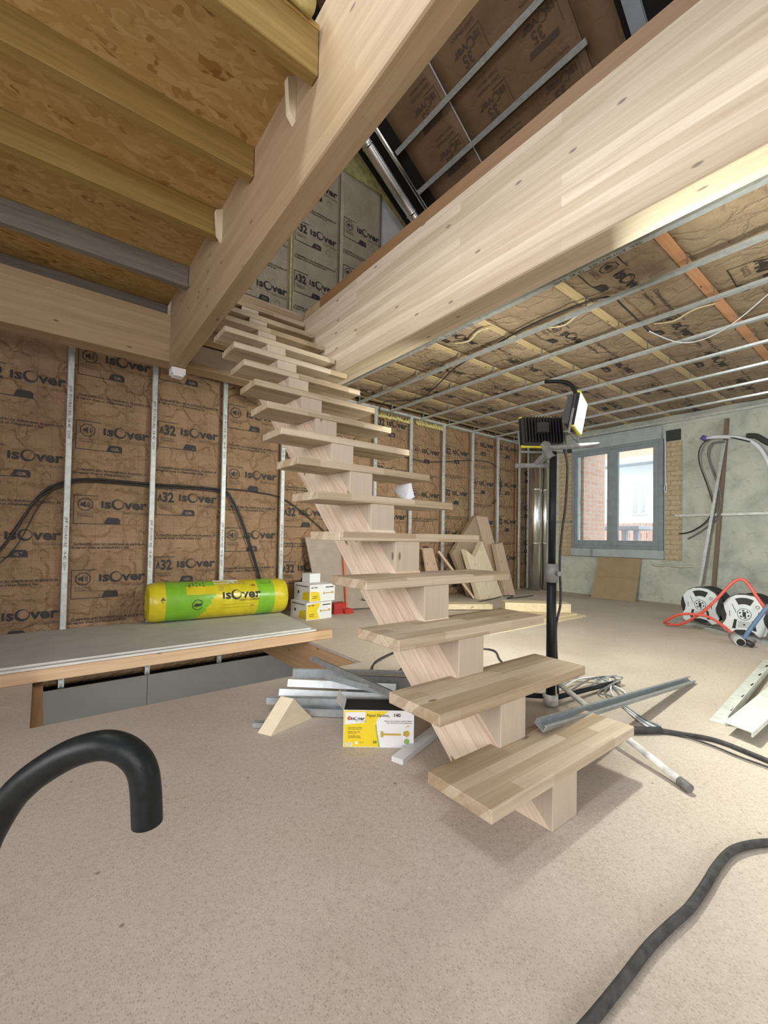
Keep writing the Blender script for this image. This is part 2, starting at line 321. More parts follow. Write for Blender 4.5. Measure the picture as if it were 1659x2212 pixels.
o = nt.nodes.new('ShaderNodeOutputMaterial'); mx = nt.nodes.new('ShaderNodeMixShader'); tr = nt.nodes.new('ShaderNodeBsdfTransparent'); gl = nt.nodes.new('ShaderNodeBsdfGlossy')
tr.inputs[0].default_value = (0.96, 0.98, 0.99, 1); gl.inputs[1].default_value = 0.02; mx.inputs[0].default_value = 0.06
nt.links.new(tr.outputs[0], mx.inputs[1]); nt.links.new(gl.outputs[0], mx.inputs[2]); nt.links.new(mx.outputs[0], o.inputs[0]); MA['glass'] = m
m = bpy.data.materials.new('lit_led_panel'); m.use_nodes = True; b = m.node_tree.nodes['Principled BSDF']
b.inputs['Emission Color'].default_value = (0.93, 1.0, 0.88, 1); b.inputs['Emission Strength'].default_value = 18; MA['led'] = m
MA['led_off'] = mat('unlit_led_glass', (0.5, 0.5, 0.4), 0.2)
MA['strip_white'] = speck('white_strip', (0.66, 0.68, 0.70), 0.05, 15, 0.4)
MA['timber_pale'] = wood('cream_timber', (0.80, 0.71, 0.52), (0.68, 0.57, 0.38), 'X', 0.0, 0, grain=0.5)
MA['red_box'] = mat('red_box_plastic', (0.42, 0.03, 0.025), 0.5)

# ------------------------------------------------------------------ mesh helpers
ORG = {}
class MB:
    def __init__(s): s.v = []; s.f = []; s.mi = []; s.uv = {}; s.sm = []
    def add(s, verts, faces, mi=0, smooth=False, uvs=None):
        o = len(s.v); s.v += [Vector(p) for p in verts]
        for f in faces: s.f.append(tuple(i + o for i in f)); s.mi.append(mi); s.sm.append(smooth)
        if uvs:
            for i, q in enumerate(uvs): s.uv[o + i] = q
        return s
    def box(s, x0, y0, z0, x1, y1, z1, mi=0):
        p = [(x0, y0, z0), (x1, y0, z0), (x1, y1, z0), (x0, y1, z0), (x0, y0, z1), (x1, y0, z1), (x1, y1, z1), (x0, y1, z1)]
        return s.add(p, [(0, 3, 2, 1), (4, 5, 6, 7), (0, 1, 5, 4), (1, 2, 6, 5), (2, 3, 7, 6), (3, 0, 4, 7)], mi)
    def bbox(s, x0, y0, z0, x1, y1, z1, b=0.003, mi=0):     # box with chamfered edges
        import itertools
        c = Vector(((x0 + x1) / 2, (y0 + y1) / 2, (z0 + z1) / 2)); h = Vector(((x1 - x0) / 2, (y1 - y0) / 2, (z1 - z0) / 2))
        b = min(b, h.x * 0.9, h.y * 0.9, h.z * 0.9); P = []; idx = {}
        for sx in (-1, 1):
            for sy in (-1, 1):
                for sz in (-1, 1):
                    for ax in range(3):
                        q = [sx * (h.x - b), sy * (h.y - b), sz * (h.z - b)]; sg = (sx, sy, sz); q[ax] = sg[ax] * h[ax]
                        idx[(sx, sy, sz, ax)] = len(P); P.append(c + Vector(q))
        F = []
        for ax in range(3):
            a1, a2 = (ax + 1) % 3, (ax + 2) % 3
            for sg in (-1, 1):
                ring = []
                for u, v_ in ((-1, -1), (1, -1), (1, 1), (-1, 1)):
                    q = [0, 0, 0]; q[ax] = sg; q[a1] = u; q[a2] = v_; ring.append(idx[(*q, ax)])
                F.append(tuple(ring if sg > 0 else ring[::-1]))
        for ax in range(3):
            a1, a2 = (ax + 1) % 3, (ax + 2) % 3
            for u in (-1, 1):
                for v_ in (-1, 1):
                    q = [0, 0, 0]; q[a1] = u; q[a2] = v_; q[ax] = -1; A = tuple(q); q[ax] = 1; B = tuple(q)
                    r = (idx[(*A, a1)], idx[(*B, a1)], idx[(*B, a2)], idx[(*A, a2)])
                    F.append(r if u * v_ > 0 else r[::-1])
        for sx in (-1, 1):
            for sy in (-1, 1):
                for sz in (-1, 1):
                    r = tuple(idx[(sx, sy, sz, a)] for a in range(3)); F.append(r if sx * sy * sz > 0 else r[::-1])
        return s.add(P, F, mi)
    def beam(s, p0, p1, w, h, up=(0, 0, 1), mi=0):          # box along p0->p1, centred
        p0, p1 = Vector(p0), Vector(p1); d = (p1 - p0).normalized(); sd = d.cross(Vector(up)).normalized(); u = sd.cross(d).normalized()
        P = []
        for p in (p0, p1):
            for a, b in ((-1, -1), (1, -1), (1, 1), (-1, 1)): P.append(p + sd * a * w / 2 + u * b * h / 2)
        return s.add(P, [(0, 1, 2, 3), (7, 6, 5, 4), (0, 4, 5, 1), (1, 5, 6, 2), (2, 6, 7, 3), (3, 7, 4, 0)], mi)
    def sweep(s, prof, p0, p1, up=(0, 0, 1), mi=0, caps=False):   # open or closed 2D profile (side, up) swept
        p0, p1 = Vector(p0), Vector(p1); d = (p1 - p0).normalized(); sd = d.cross(Vector(up)).normalized(); u = sd.cross(d).normalized()
        n = len(prof); P = [p + sd * a + u * b for p in (p0, p1) for a, b in prof]
        F = [(i, (i + 1) % n, (i + 1) % n + n, i + n) for i in range(n)]
        F += [tuple(range(n))[::-1], tuple(range(n, 2 * n))]
        return s.add(P, F, mi)
    def prism(s, poly, ext, mi=0):                          # 3D polygon extruded by vector ext
        n = len(poly); e = Vector(ext); P = [Vector(p) for p in poly] + [Vector(p) + e for p in poly]
        return s.add(P, [tuple(range(n)), tuple(range(2 * n - 1, n - 1, -1))] + [(i, i + n, (i + 1) % n + n, (i + 1) % n) for i in range(n)], mi)
    def tube(s, pts, r, n=10, mi=0, caps=True, smooth=True):
        pts = [Vector(p) for p in pts]; rs = r if isinstance(r, (list, tuple)) else [r] * len(pts)
        P = []; t0 = (pts[1] - pts[0]).normalized(); a = t0.orthogonal().normalized()
        for i, p in enumerate(pts):
            tt = (pts[min(i + 1, len(pts) - 1)] - pts[max(i - 1, 0)]).normalized()
            a = (a - tt * a.dot(tt)).normalized(); b = tt.cross(a)
            for k in range(n): an = 2 * PI * k / n; P.append(p + (a * math.cos(an) + b * math.sin(an)) * rs[i])
        F = [(i * n + k, i * n + (k + 1) % n, (i + 1) * n + (k + 1) % n, (i + 1) * n + k) for i in range(len(pts) - 1) for k in range(n)]
        s.add(P, F, mi, smooth)
        if caps:
            o = len(s.v) - len(P); s.f.append(tuple(o + k for k in range(n - 1, -1, -1))); s.mi.append(mi); s.sm.append(False)
            o2 = len(s.v) - n; s.f.append(tuple(o2 + k for k in range(n))); s.mi.append(mi); s.sm.append(False)
        return s
    def build(s, name, mats, parent=None, origin=None, xf=None):
        me = bpy.data.meshes.new(name)
        V = s.v if xf is None else [xf @ p for p in s.v]
        if parent is not None: po = ORG[parent.name]
        else: po = Vector((0, 0, 0))
        if origin is None:
            if parent is not None: origin = po
            else:
                xs = [p.x for p in V]; ys = [p.y for p in V]; zs = [p.z for p in V]
                origin = Vector(((min(xs) + max(xs)) / 2, (min(ys) + max(ys)) / 2, min(zs)))
        origin = Vector(origin)
        me.from_pydata([p - origin for p in V], [], s.f)
        for mm_ in (mats if isinstance(mats, (list, tuple)) else [mats]): me.materials.append(MA[mm_] if isinstance(mm_, str) else mm_)
        me.polygons.foreach_set('material_index', s.mi); me.polygons.foreach_set('use_smooth', s.sm)
        if s.uv:
            ul = me.uv_layers.new(name='UVMap')
            for lp in me.loops: ul.data[lp.index].uv = s.uv.get(lp.vertex_index, (0, 0))
        me.update()
        o = bpy.data.objects.new(name, me); COL.objects.link(o); o.location = origin - po
        if parent is not None: o.parent = parent
        ORG[o.name] = origin
        return o
def tag(o, label, cat, group=None):
    o['label'] = label; o['category'] = cat
    if group: o['group'] = group
    return o
def struct(o): o['kind'] = 'structure'; return o
def thing(name, label, cat, loc, group=None):
    o = bpy.data.objects.new(name, None); COL.objects.link(o); o.location = loc; o.empty_display_size = 0.1; ORG[o.name] = Vector(loc)
    return tag(o, label, cat, group)
def smooth_path(pts, sub=6):
    P = [Vector(p) for p in pts]; out = []
    for i in range(len(P) - 1):
        p0, p1, p2, p3 = P[max(i - 1, 0)], P[i], P[i + 1], P[min(i + 2, len(P) - 1)]
        for k in range(sub):
            t = k / sub; out.append(0.5 * ((2 * p1) + (p2 - p0) * t + (2 * p0 - 5 * p1 + 4 * p2 - p3) * t * t + (3 * p1 - p0 - 3 * p2 + p3) * t ** 3))
    out.append(P[-1]); return out

# printed shapes: triangles in 2D, mapped by a function (u, v) -> point
_tc = {}
def glyphs(txt, size=1.0, bold=0.0, shear=0.0, res=2, sx=1.0):
    key = (txt, bold, shear, res)
    if key not in _tc:
        cu = bpy.data.curves.new('t', 'FONT'); cu.body = txt; cu.size = 1; cu.offset = bold; cu.shear = shear; cu.resolution_u = res
        ob = bpy.data.objects.new('t', cu); me = bpy.data.meshes.new_from_object(ob)
        vs = [(p.co.x, p.co.y) for p in me.vertices]; fs = [tuple(f.vertices) for f in me.polygons]
        bpy.data.objects.remove(ob); bpy.data.curves.remove(cu); bpy.data.meshes.remove(me)
        _tc[key] = (vs, fs)
    vs, fs = _tc[key]
    return [(x * size * sx, y * size) for x, y in vs], fs
class Print:
    def __init__(s, mb, fn): s.mb = mb; s.fn = fn
    def shape(s, vs, fs, mi, du=0, dv=0):
        s.mb.add([s.fn(x + du, y + dv) for x, y in vs], fs, mi)
    def text(s, txt, u, v, size, mi=1, bold=0.0, shear=0.0, sx=1.0, align='L', res=2):
        vs, fs = glyphs(txt, size, bold, shear, res, sx)
        if align == 'R' and vs: u = u - max(x for x, y in vs)
        if align == 'C' and vs: u = u - max(x for x, y in vs) / 2
        s.shape(vs, fs, mi, u, v)
    def rect(s, u0, v0, u1, v1, mi=1, sk=0.0):
        n = max(1, int(abs(u1 - u0) / 0.06)); m = max(1, int(abs(v1 - v0) / 0.06)); vs = []; fs = []
        for j in range(m + 1):
            for i in range(n + 1): vs.append((u0 + (u1 - u0) * i / n + sk * j / m, v0 + (v1 - v0) * j / m))
        for j in range(m):
            for i in range(n): a = j * (n + 1) + i; fs.append((a, a + 1, a + n + 2, a + n + 1))
        s.shape(vs, fs, mi)
    def poly(s, pts, mi=1): s.shape(pts, [tuple(range(len(pts)))], mi)
    def ring(s, u, v, r, w, mi=1, n=20, a0=0, a1=2 * PI, w2=None, sq=1.0):
        vs = []; fs = []
        for i in range(n + 1):
            a = a0 + (a1 - a0) * i / n; ww = w if w2 is None else w + (w2 - w) * (0.5 - 0.5 * math.cos(a - 0.6))
            vs += [(u + r * sq * math.cos(a), v + r * math.sin(a)), (u + (r - ww) * sq * math.cos(a), v + (r - ww) * math.sin(a))]
        for i in range(n): fs.append((2 * i, 2 * i + 1, 2 * i + 3, 2 * i + 2))
        s.shape(vs, fs, mi)
    def logo(s, u, v, L, mi=1):       # the maker's word mark, L = total width
        k = L / 0.335
        s.rect(u, v, u + 0.017 * k, v + 0.060 * k, mi)
        s.text('s', u + 0.024 * k, v, 0.112 * k, mi, 0.032, sx=1.12)
        s.ring(u + 0.119 * k, v + 0.034 * k, 0.046 * k, 0.004 * k, mi, 22, w2=0.021 * k, sq=1.0)
        s.text('ver', u + 0.170 * k, v, 0.112 * k, mi, 0.032, sx=1.14)
    def speaker(s, u, v, r, mi=1):
        s.ring(u, v, r, r * 0.13, mi, 8, a0=R_(22.5), a1=R_(382.5))
        s.poly([(u - r * .55, v - r * .22), (u - r * .3, v - r * .22), (u + r * .05, v - r * .5), (u + r * .05, v + r * .5), (u - r * .3, v + r * .22), (u - r * .55, v + r * .22)], mi)
        for q in (0.25, 0.45): s.ring(u, v, r * q + r * 0.15, r * 0.1, mi, 6, a0=R_(-50), a1=R_(50))
    def sign(s, u, v, kind, mi=1, ms=2, fine=True):
        s.rect(u + 0.045, v + 0.075, u + 0.215, v + 0.081, mi); s.rect(u + 0.045, v - 0.155, u + 0.050, v + 0.079, mi)
        s.rect(u + 0.045, v - 0.158, u + 0.26, v - 0.152, mi)
        if kind == 'A': s.speaker(u + 0.125, v + 0.005, 0.056, mi)
        else:
            s.poly([(u + 0.055, v - 0.03), (u + 0.075, v + 0.035), (u + 0.083, v + 0.035), (u + 0.092, v - 0.03), (u + 0.082, v - 0.03), (u + 0.076, v + 0.005), (u + 0.066, v - 0.03)], mi)
            s.text('32' if kind == 'B' else kind, u + 0.095, v - 0.035, 0.122, mi, 0.04, sx=0.8)
        if fine:
            s.text('ISOLATION', u + 0.07, v - 0.078, 0.021, ms, 0.01, res=1); s.text('THERMIQUE', u + 0.07, v - 0.098, 0.021, ms, 0.01, res=1)
            s.text('SAINT-GOBAIN', u + 0.575, v - 0.066, 0.026, ms, 0.0, align='R', res=1)
        s.rect(u + 0.24, v - 0.045, u + 0.575, v - 0.0435, ms)
        s.logo(u + 0.235, v - 0.02, 0.335, mi)
        s.poly([(u + 0.255, v - 0.157), (u + 0.375, v - 0.157), (u + 0.375, v - 0.115), (u + 0.36, v - 0.10), (u + 0.28, v - 0.10)], mi)
        s.text('GR', u + 0.29, v - 0.143, 0.036, 3, 0.02, sx=1.3, res=1)
        s.poly([(u + 0.44, v - 0.155), (u + 0.443, v - 0.155), (u + 0.443, v - 0.125), (u + 0.47, v - 0.1), (u + 0.497, v - 0.125), (u + 0.497, v - 0.155), (u + 0.5, v - 0.155), (u + 0.5, v - 0.123), (u + 0.47, v - 0.095), (u + 0.44, v - 0.123)], ms)
        s.rect(u + 0.42, v - 0.165, u + 0.53, v - 0.163, ms)
    def legend(s, u, v, ms=2, mi=1):
        s.text("Compatible avec les membranes de gestion de", u + 0.05, v, 0.0275, mi, 0.02, 0.2, res=1)
        s.text("la vapeur d'eau et d'étanchéité à l'air", u + 0.04, v - 0.03, 0.0275, mi, 0.02, 0.2, res=1)
        s.rect(u + 0.04, v - 0.006, u + 0.56, v - 0.004, ms)

def insul_panel(name, O, U, V, N, w, h, signs, legs, mats, label, amp=0.006, wl=3.0, sag=0.0, step=0.05, seed=0, thick=0.04, cat='insulation panel', group=None, fine=True, off=0.004, ends=True, u_sign=0.0, extra=None):
    """kraft faced panel: wrinkled face on a slab, O = corner, U V in-plane, N towards the room"""
    O, U, V, N = Vector(O), Vector(U), Vector(V), Vector(N)
    def fn(u, v, d=0.0):
        q = O + U * u + V * v
        e = min(u, w - u, v, h - v) / 0.05; e = max(0, min(1, e))
        a = noise.noise(Vector((q.x * wl + seed, q.y * wl, q.z * wl + seed * 3))) + 0.5 * noise.noise(Vector((q.x * wl * 2.3, q.y * wl * 2.3 + seed, q.z * wl * 2.3)))
        k = max(0.0, math.sin(PI * max(0, min(1, u / w)))) ** 0.6 if sag else 0
        return q + N * (e * (amp * a) + sag * k + d)
    mb = MB(); nu = max(2, int(w / step)); nv = max(2, int(h / step)); P = []; UV = []; F = []
    for j in range(nv + 1):
        for i in range(nu + 1): u, v = w * i / nu, h * j / nv; P.append(fn(u, v)); UV.append((u, v))
    for j in range(nv):
        for i in range(nu): a = j * (nu + 1) + i; F.append((a, a + 1, a + nu + 2, a + nu + 1))
    mb.add(P, F, 0, True, UV)
    rim = [0 * (nu + 1) + i for i in range(nu + 1)] + [j * (nu + 1) + nu for j in range(1, nv + 1)] + [nv * (nu + 1) + i for i in range(nu - 1, -1, -1)] + [j * (nu + 1) for j in range(nv - 1, 0, -1)]
    o0 = len(mb.v); back = [P[i] - N * thick for i in rim]; mb.v += back; L = len(rim)
    for i in range(L): mb.f.append((rim[i], o0 + i, o0 + (i + 1) % L, rim[(i + 1) % L])); mb.mi.append(0); mb.sm.append(False)
    mb.f.append(tuple(o0 + i for i in range(L - 1, -1, -1))); mb.mi.append(0); mb.sm.append(False)
    pr = Print(mb, lambda u, v: fn(u, v, off))
    for (v, k) in signs: pr.sign(u_sign, v, k, fine=fine)
    for v in legs: pr.legend(u_sign, v)
    if extra: extra(pr)
    o = mb.build(name, mats); 
    return tag(o, label, cat, group)
KM = ['kraft', 'ink', 'ink_soft', 'ink_kraft']; KP = ['kraft_pale', 'ink', 'ink_soft', 'ink_kraft']; KC = ['kraft_ceil', 'ink', 'ink_soft', 'ink_kraft']

# ------------------------------------------------------------------ structure
HX0, HX1, HY0, HY1 = -0.02, 1.64, 2.29, 4.30
f = MB()
f.box(-3, -3, -0.022, 6.55, HY0, 0); f.box(-3, HY0, -0.022, HX0, 4.42, 0); f.box(HX1, HY0, -0.022, 6.55, 4.42, 0)
o = struct(f.build('floor', 'floor', origin=(0, 0, 0)))
# lower storey seen through the hatch in the floor
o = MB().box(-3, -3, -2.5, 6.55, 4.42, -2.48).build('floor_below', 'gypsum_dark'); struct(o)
# walls
struct(MB().box(-3, 4.42, -2.5, 6.75, 4.55, 6.6).build('wall_back', 'dark'))
wy0, wy1, wz0, wz1 = 2.262, 3.495, 0.60, 2.35
wr = MB()
wr.box(6.55, -3, -2.5, 6.75, wy0, 2.62); wr.box(6.55, wy1, -2.5, 6.75, 4.42, 2.62); wr.box(6.55, wy0, -2.5, 6.75, wy1, wz0); wr.box(6.55, wy0, wz1, 6.75, wy1, 2.62)
struct(wr.build('wall_right', 'plaster', origin=(0, 0, 0)))
wl_ = MB(); wl_.box(-3.1, -3, -2.5, -3, -0.3, 5.2); wl_.box(-3.1, 1.5, -2.5, -3, 4.42, 5.2); wl_.box(-3.1, -0.3, -2.5, -3, 1.5, 0.6); wl_.box(-3.1, -0.3, 2.1, -3, 1.5, 5.2); struct(wl_.build('wall_left', 'mdf'))
wf = MB(); wf.box(-3, -3.1, -2.5, -2.6, -3, 5); wf.box(-2.6, -3.1, -2.5, 0.1, -3, 0.6); wf.box(-2.6, -3.1, 2.4, 0.1, -3, 5); wf.box(0.1, -3.1, -2.5, 3.0, -3, 5); wf.box(3.0, -3.1, -2.5, 5.4, -3, 0.7); wf.box(3.0, -3.1, 2.3, 5.4, -3, 5); wf.box(5.4, -3.1, -2.5, 6.75, -3, 5)
struct(wf.build('wall_front', 'gypsum'))
# upper deck: left part in bare OSB, right part carrying the loft floor
struct(MB().box(-3, 1.37, 2.64, 0.745, 4.0, 2.662).build('ceiling_left', 'osb', origin=(0, 0, 0)))
struct(MB().box(1.80, -3, 2.56, 6.55, 4.40, 2.66).build('ceiling_right', 'dark'))
# roof slopes
def zr(x): return 7.5 - 0.675 * x
r = MB(); r.prism([(0.4, -3, zr(0.4)), (7.2, -3, zr(7.2)), (7.2, -3, zr(7.2) + 0.2), (0.4, -3, zr(0.4) + 0.2)], (0, 7.45, 0)); struct(r.build('roof_right', 'dark'))
r = MB(); r.prism([(0.4, -3, zr(0.4)), (-3.1, -3, 4.9), (-3.1, -3, 5.1), (0.4, -3, zr(0.4) + 0.2)], (0, 7.45, 0)); struct(r.build('roof_left', 'joist_grey'))

# brick reveals and loose details of the window wall
bm = MB(); bm.box(6.53, 2.03, 0.57, 6.56, 2.225, 2.14); struct(bm.build('trim_1', 'brick_tan', origin=(0, 0, 0)))
bm = MB(); bm.box(6.53, 3.52, 0.57, 6.56, 3.74, 2.20); struct(bm.build('trim_2', 'brick_tan', origin=(0, 0, 0)))
# ragged plaster lip under the window
mb = MB(); pts = [(6.54, 1.9 + 0.06 * i, 0.50 + 0.03 * noise.noise(Vector((i * 0.7, 0, 3))) ) for i in range(9)]
mb.tube(smooth_path(pts, 3), 0.018, 7); struct(mb.build('trim_3', 'plaster'))

# window
W = thing('window_1', 'grey framed double casement window with film still on', 'window', (6.5, 2.87, 0.58)); del W['label']; del W['category']; struct(W)
fr = MB(); X0, X1 = 6.50, 6.57
y0, y1, z0, z1 = 2.24, 3.51, 0.70, 2.21
for a in ((X0, y0, z0, X1, y0 + 0.055, z1), (X0, y1 - 0.055, z0, X1, y1, z1), (X0, y0 + 0.055, z0, X1, y1 - 0.055, z0 + 0.055), (X0, y0 + 0.055, z1 - 0.05, X1, y1 - 0.055, z1), (X0 - 0.002, 2.875, z0 + 0.05, X1, 2.915, z1 - 0.05)): fr.bbox(*a, 0.004)
fr.build('window_frame', 'frame', W)
for (a, b) in ((2.293, 2.874), (2.914, 3.458)):
    sh = MB(); s0, s1 = 0.75, 2.165; wd = 0.062 if a < 2.5 else 0.052
    for q in ((X0 - 0.012, a, s0, X0 + 0.04, a + wd, s1), (X0 - 0.012, b - wd, s0, X0 + 0.04, b, s1), (X0 - 0.012, a + wd, s0, X0 + 0.04, b - wd, s0 + 0.075), (X0 - 0.012, a + wd, s1 - 0.06, X0 + 0.04, b - wd, s1)): sh.bbox(*q, 0.005)
    c_ = sh.build('sash', 'frame', W)
    g = MB(); g.box(X0 + 0.012, a + wd - .004, s0 + 0.07, X0 + 0.018, b - wd + .004, s1 - 0.055); g.build('pane', 'glass', c_)
mb = MB(); mb.bbox(X0 - 0.022, 2.894 - 0.03, 0.78, X0 - 0.0125, 2.894 + 0.03, 2.14, 0.002); mb.build('window_mullion', 'frame', W)
sb = MB(); sb.bbox(X0 - 0.03, 2.252, 2.20, X0 + 0.05, 3.50, 2.375, 0.004)
pr = Print(sb, lambda u, v: Vector((X0 - 0.032, 3.42 - u, 2.205 + v)))
for i in range(9):
    for j in range(2): pr.rect(0.03 + 0.12 * i + 0.05 * j, 0.03 + 0.07 * j, 0.03 + 0.12 * i + 0.05 * j + 0.09, 0.033 + 0.07 * j, 1); pr.rect(0.03 + 0.12 * i + 0.05 * j, 0.07 + 0.07 * j, 0.03 + 0.12 * i + 0.05 * j + 0.09, 0.073 + 0.07 * j, 1)
sb.build('shutter_box', ['frame_pale', 'frame'], W)
sl = MB(); sl.bbox(X0 - 0.03, 2.225, 0.585, X0 + 0.06, 3.51, 0.70, 0.004); sl.box(X0 - 0.0305, 3.16, 0.585, X0 - 0.02, 3.20, 0.70, 1); sl.build('window_sill', ['frame_pale', 'frame'], W)

# ------------------------------------------------------------------ outside
mb = MB(); mb.box(6.9, -8, -3.1, 40, 22, -3.0); struct(mb.build('ground_outside', 'leaf'))
mb = MB(); mb.box(6.78, 3.46, -3, 7.5, 4.2, 2.6); tag(mb.build('brick_pillar', 'brick_out'), 'pinkish brick pillar outside the left window pane', 'pillar')
hs = thing('neighbour_house', 'white rendered house with red tiled roof seen through the window', 'house', (13, 4.5, -3))
hb = MB(); hb.box(13, -2, -3, 20, 5.9, 3.05); hb.build('facade', 'house', hs)
hb = MB(); hb.prism([(12.7, -2.5, 3.12), (16.5, -2.5, 5.2), (20, -2.5, 3.1)], (0, 8.9, 0)); hb.build('tiled_roof', 'tiles', hs)
hb = MB(); hb.box(12.5, -2.5, 2.95, 13.1, 6.2, 3.12); hb.build('eave', 'grey_roof', hs)
hb = MB(); hb.box(12.93, 4.82, 1.58, 13.0, 5.27, 2.5); hw = hb.build('house_window', 'house', hs)
hb = MB(); hb.box(12.915, 4.88, 1.63, 12.94, 5.0, 2.45); hb.box(12.915, 5.08, 1.63, 12.94, 5.2, 2.45); hb.build('pane', 'steel_dark', hw)
hb = MB(); hb.box(11, 5.0, -3, 12, 6.5, 1.85); hb.prism([(10.9, 4.95, 1.85), (11.5, 4.95, 2.1), (12.1, 4.95, 1.85)], (0, 1.6, 0)); tag(hb.build('garden_shed', 'house'), 'low pale outbuilding behind the brick pillar outside', 'building')
fc = MB()
for i in range(22): fc.box(10, 2.6 + 0.115 * i, -3, 10.03, 2.7 + 0.115 * i, 1.22)
fc.box(10.03, 2.6, 0.9, 10.06, 5.15, 1.0); tag(fc.build('wooden_fence', 'fence'), 'brown board fence outside the right window pane', 'fence')
tb = thing('garden_table', 'dark grey table standing on the terrace outside the window', 'table', (8.5, 3.7, 0.2))
q = MB(); q.bbox(8.2, 3.2, 1.03, 8.9, 4.3, 1.10, 0.01); q.build('tabletop', 'grey_roof', tb)
for yy in (3.45, 4.1):
    for xx in (8.3, 8.8): MB().box(xx, yy, -3.0, xx + 0.08, yy + 0.08, 1.03).build('leg', 'grey_roof', tb)

# ------------------------------------------------------------------ back wall insulation
def back_panel(x0, x1, z0_, z1_, kind, phase, pitch, leg_off, label, seed, mats=KM, fine=True):
    z = phase
    while z - pitch > z0_ + 0.2: z -= pitch
    signs = []
    while z < z1_ - 0.1: signs.append((z - z0_, kind)); z += pitch
    legs = [v + leg_off for v, k in signs if v + leg_off > 0.05]
    # stagger: signs sit 0.6 m wide from the seam
    return insul_panel('insulation_batt', (x0, 4.335, z0_), (1, 0, 0), (0, 0, 1), (0, -1, 0), x1 - x0, z1_ - z0_, signs, legs, mats, label, seed=seed, fine=fine)
ZB = -0.42
cols = [(-3.0, -2.27, 'A', 0.5), (-2.27, -1.66, 'B', 0.5), (-1.66, -1.06, 'A', 0.42), (-1.06, -0.46, 'A', 0.75), (-0.46, 0.147, 'B', 0.15), (0.147, 0.75, 'A', 0.42), (0.75, 1.37, 'B', 0.52), (1.37, 1.98, 'A', 0.80), (1.98, 2.60, 'B', 0.45), (2.60, 3.20, 'A', 0.75), (3.20, 3.82, 'B', 2.27), (3.82, 4.43, 'A', 1.40), (4.43, 5.04, 'B', 0.87), (5.04, 5.66, 'A', 1.67), (5.66, 6.20, 'B', 1.10), (6.20, 6.53, 'A', 1.35)]
names = ['far left, outside the photo', 'far left, outside the photo edge', 'left of the photo edge', 'just left of the photo edge', 'at the left edge of the photo, left of the first stud',
 'between the first and second wall studs from the left', 'between the second and third wall studs from the left', 'between the third and fourth wall studs from the left', 'right of the fourth wall stud, beside the leaning grey board',
 'behind the middle stair treads', 'with its top logo just right of the stair treads', 'behind the sheet of white paper on the tread', 'above the notched timber offcut', 'above the tall leaning board pair', 'left of the corner stud', 'in the corner beside the shiny ducts']
for i, ((a, b, k, ph), nm) in enumerate(zip(cols, names)):
    if b <= -1.0: continue
    ztop = 2.50
    back_panel(a, b, ZB if b < 3 else 0.0, ztop, k, ph, 0.615 if b < 3 else 0.6, -0.33 if k == 'A' else -0.345, 'kraft faced insulation batt ' + nm, i * 3.7, fine=True)
# loft gable insulation, same wall higher up
for i, (a, b, k, ph, nm) in enumerate(((0.83, 1.44, 'B', 3.2, 'behind the left beam, above the stair head'), (1.44, 2.05, 'A', 3.43, 'above the stair head, left of yellow seam'), (2.05, 2.68, 'B', 3.66, 'above the stair head, right of yellow seam'), (2.68, 3.29, 'A', 3.98, 'at the right end of the loft gable'))):
    back_panel(a, b, 2.70, 5.18, k, ph, 0.575, -0.32, 'pale kraft batt on the loft gable ' + nm, 50 + i * 3.1, KP)
mb = MB(); mb.box(2.045, 4.315, 2.7, 2.06, 4.334, 5.18); tag(mb.build('seam_tape', 'wool'), 'yellow wool strip showing in the seam of the loft gable panels', 'strip')
mb = MB(); mb.prism([(3.29, 4.36, 2.7), (6.4, 4.36, 2.7), (6.4, 4.36, zr(6.4) - 0.05), (3.6, 4.36, zr(3.6) - 0.05), (3.29, 4.36, 5.2)], (0, 0.05, 0)); tag(mb.build('gable_board', 'gypsum'), 'plain grey board on the loft gable right of the insulation', 'board')
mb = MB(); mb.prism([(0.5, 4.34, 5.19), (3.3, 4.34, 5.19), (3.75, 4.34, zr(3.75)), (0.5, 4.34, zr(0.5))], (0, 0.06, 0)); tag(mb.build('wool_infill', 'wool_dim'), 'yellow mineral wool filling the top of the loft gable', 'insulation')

# wall studs with the maker's print
def stud(x, z0_, z1_, label, txt=True, ylev=4.262, w_=0.045):
    s_ = MB(); s_.sweep([(-w_ / 2, 0), (-w_ / 2 + 0.004, 0.018), (w_ / 2 - 0.004, 0.018), (w_ / 2, 0), (w_ / 2 - 0.006, 0), (w_ / 2 - 0.009, 0.015), (-w_ / 2 + 0.009, 0.015), (-w_ / 2 + 0.006, 0)], (x, ylev + 0.018, z0_), (x, ylev + 0.018, z1_), up=(0, -1, 0))
    if txt:
        pr = Print(s_, lambda u, v: Vector((x - 0.012 + v, ylev - 0.0015, 1.98 - u)))
        for k in range(3):
            pr.text('SPP  FOURRURE  18-45  S300', 0.0 + k * 1.05 - 0.0, 0, 0.030, 1, 0.006, res=1, sx=1.15)
    o = s_.build('wall_stud', ['steel_stud', 'ink_soft']); return tag(o, label, 'metal stud', 'galvanised studs on the insulated wall')
sx = [(0.160, 'first from the left'), (0.935, 'second from the left'), (1.712, 'third from the left, right of the long cable curve')]
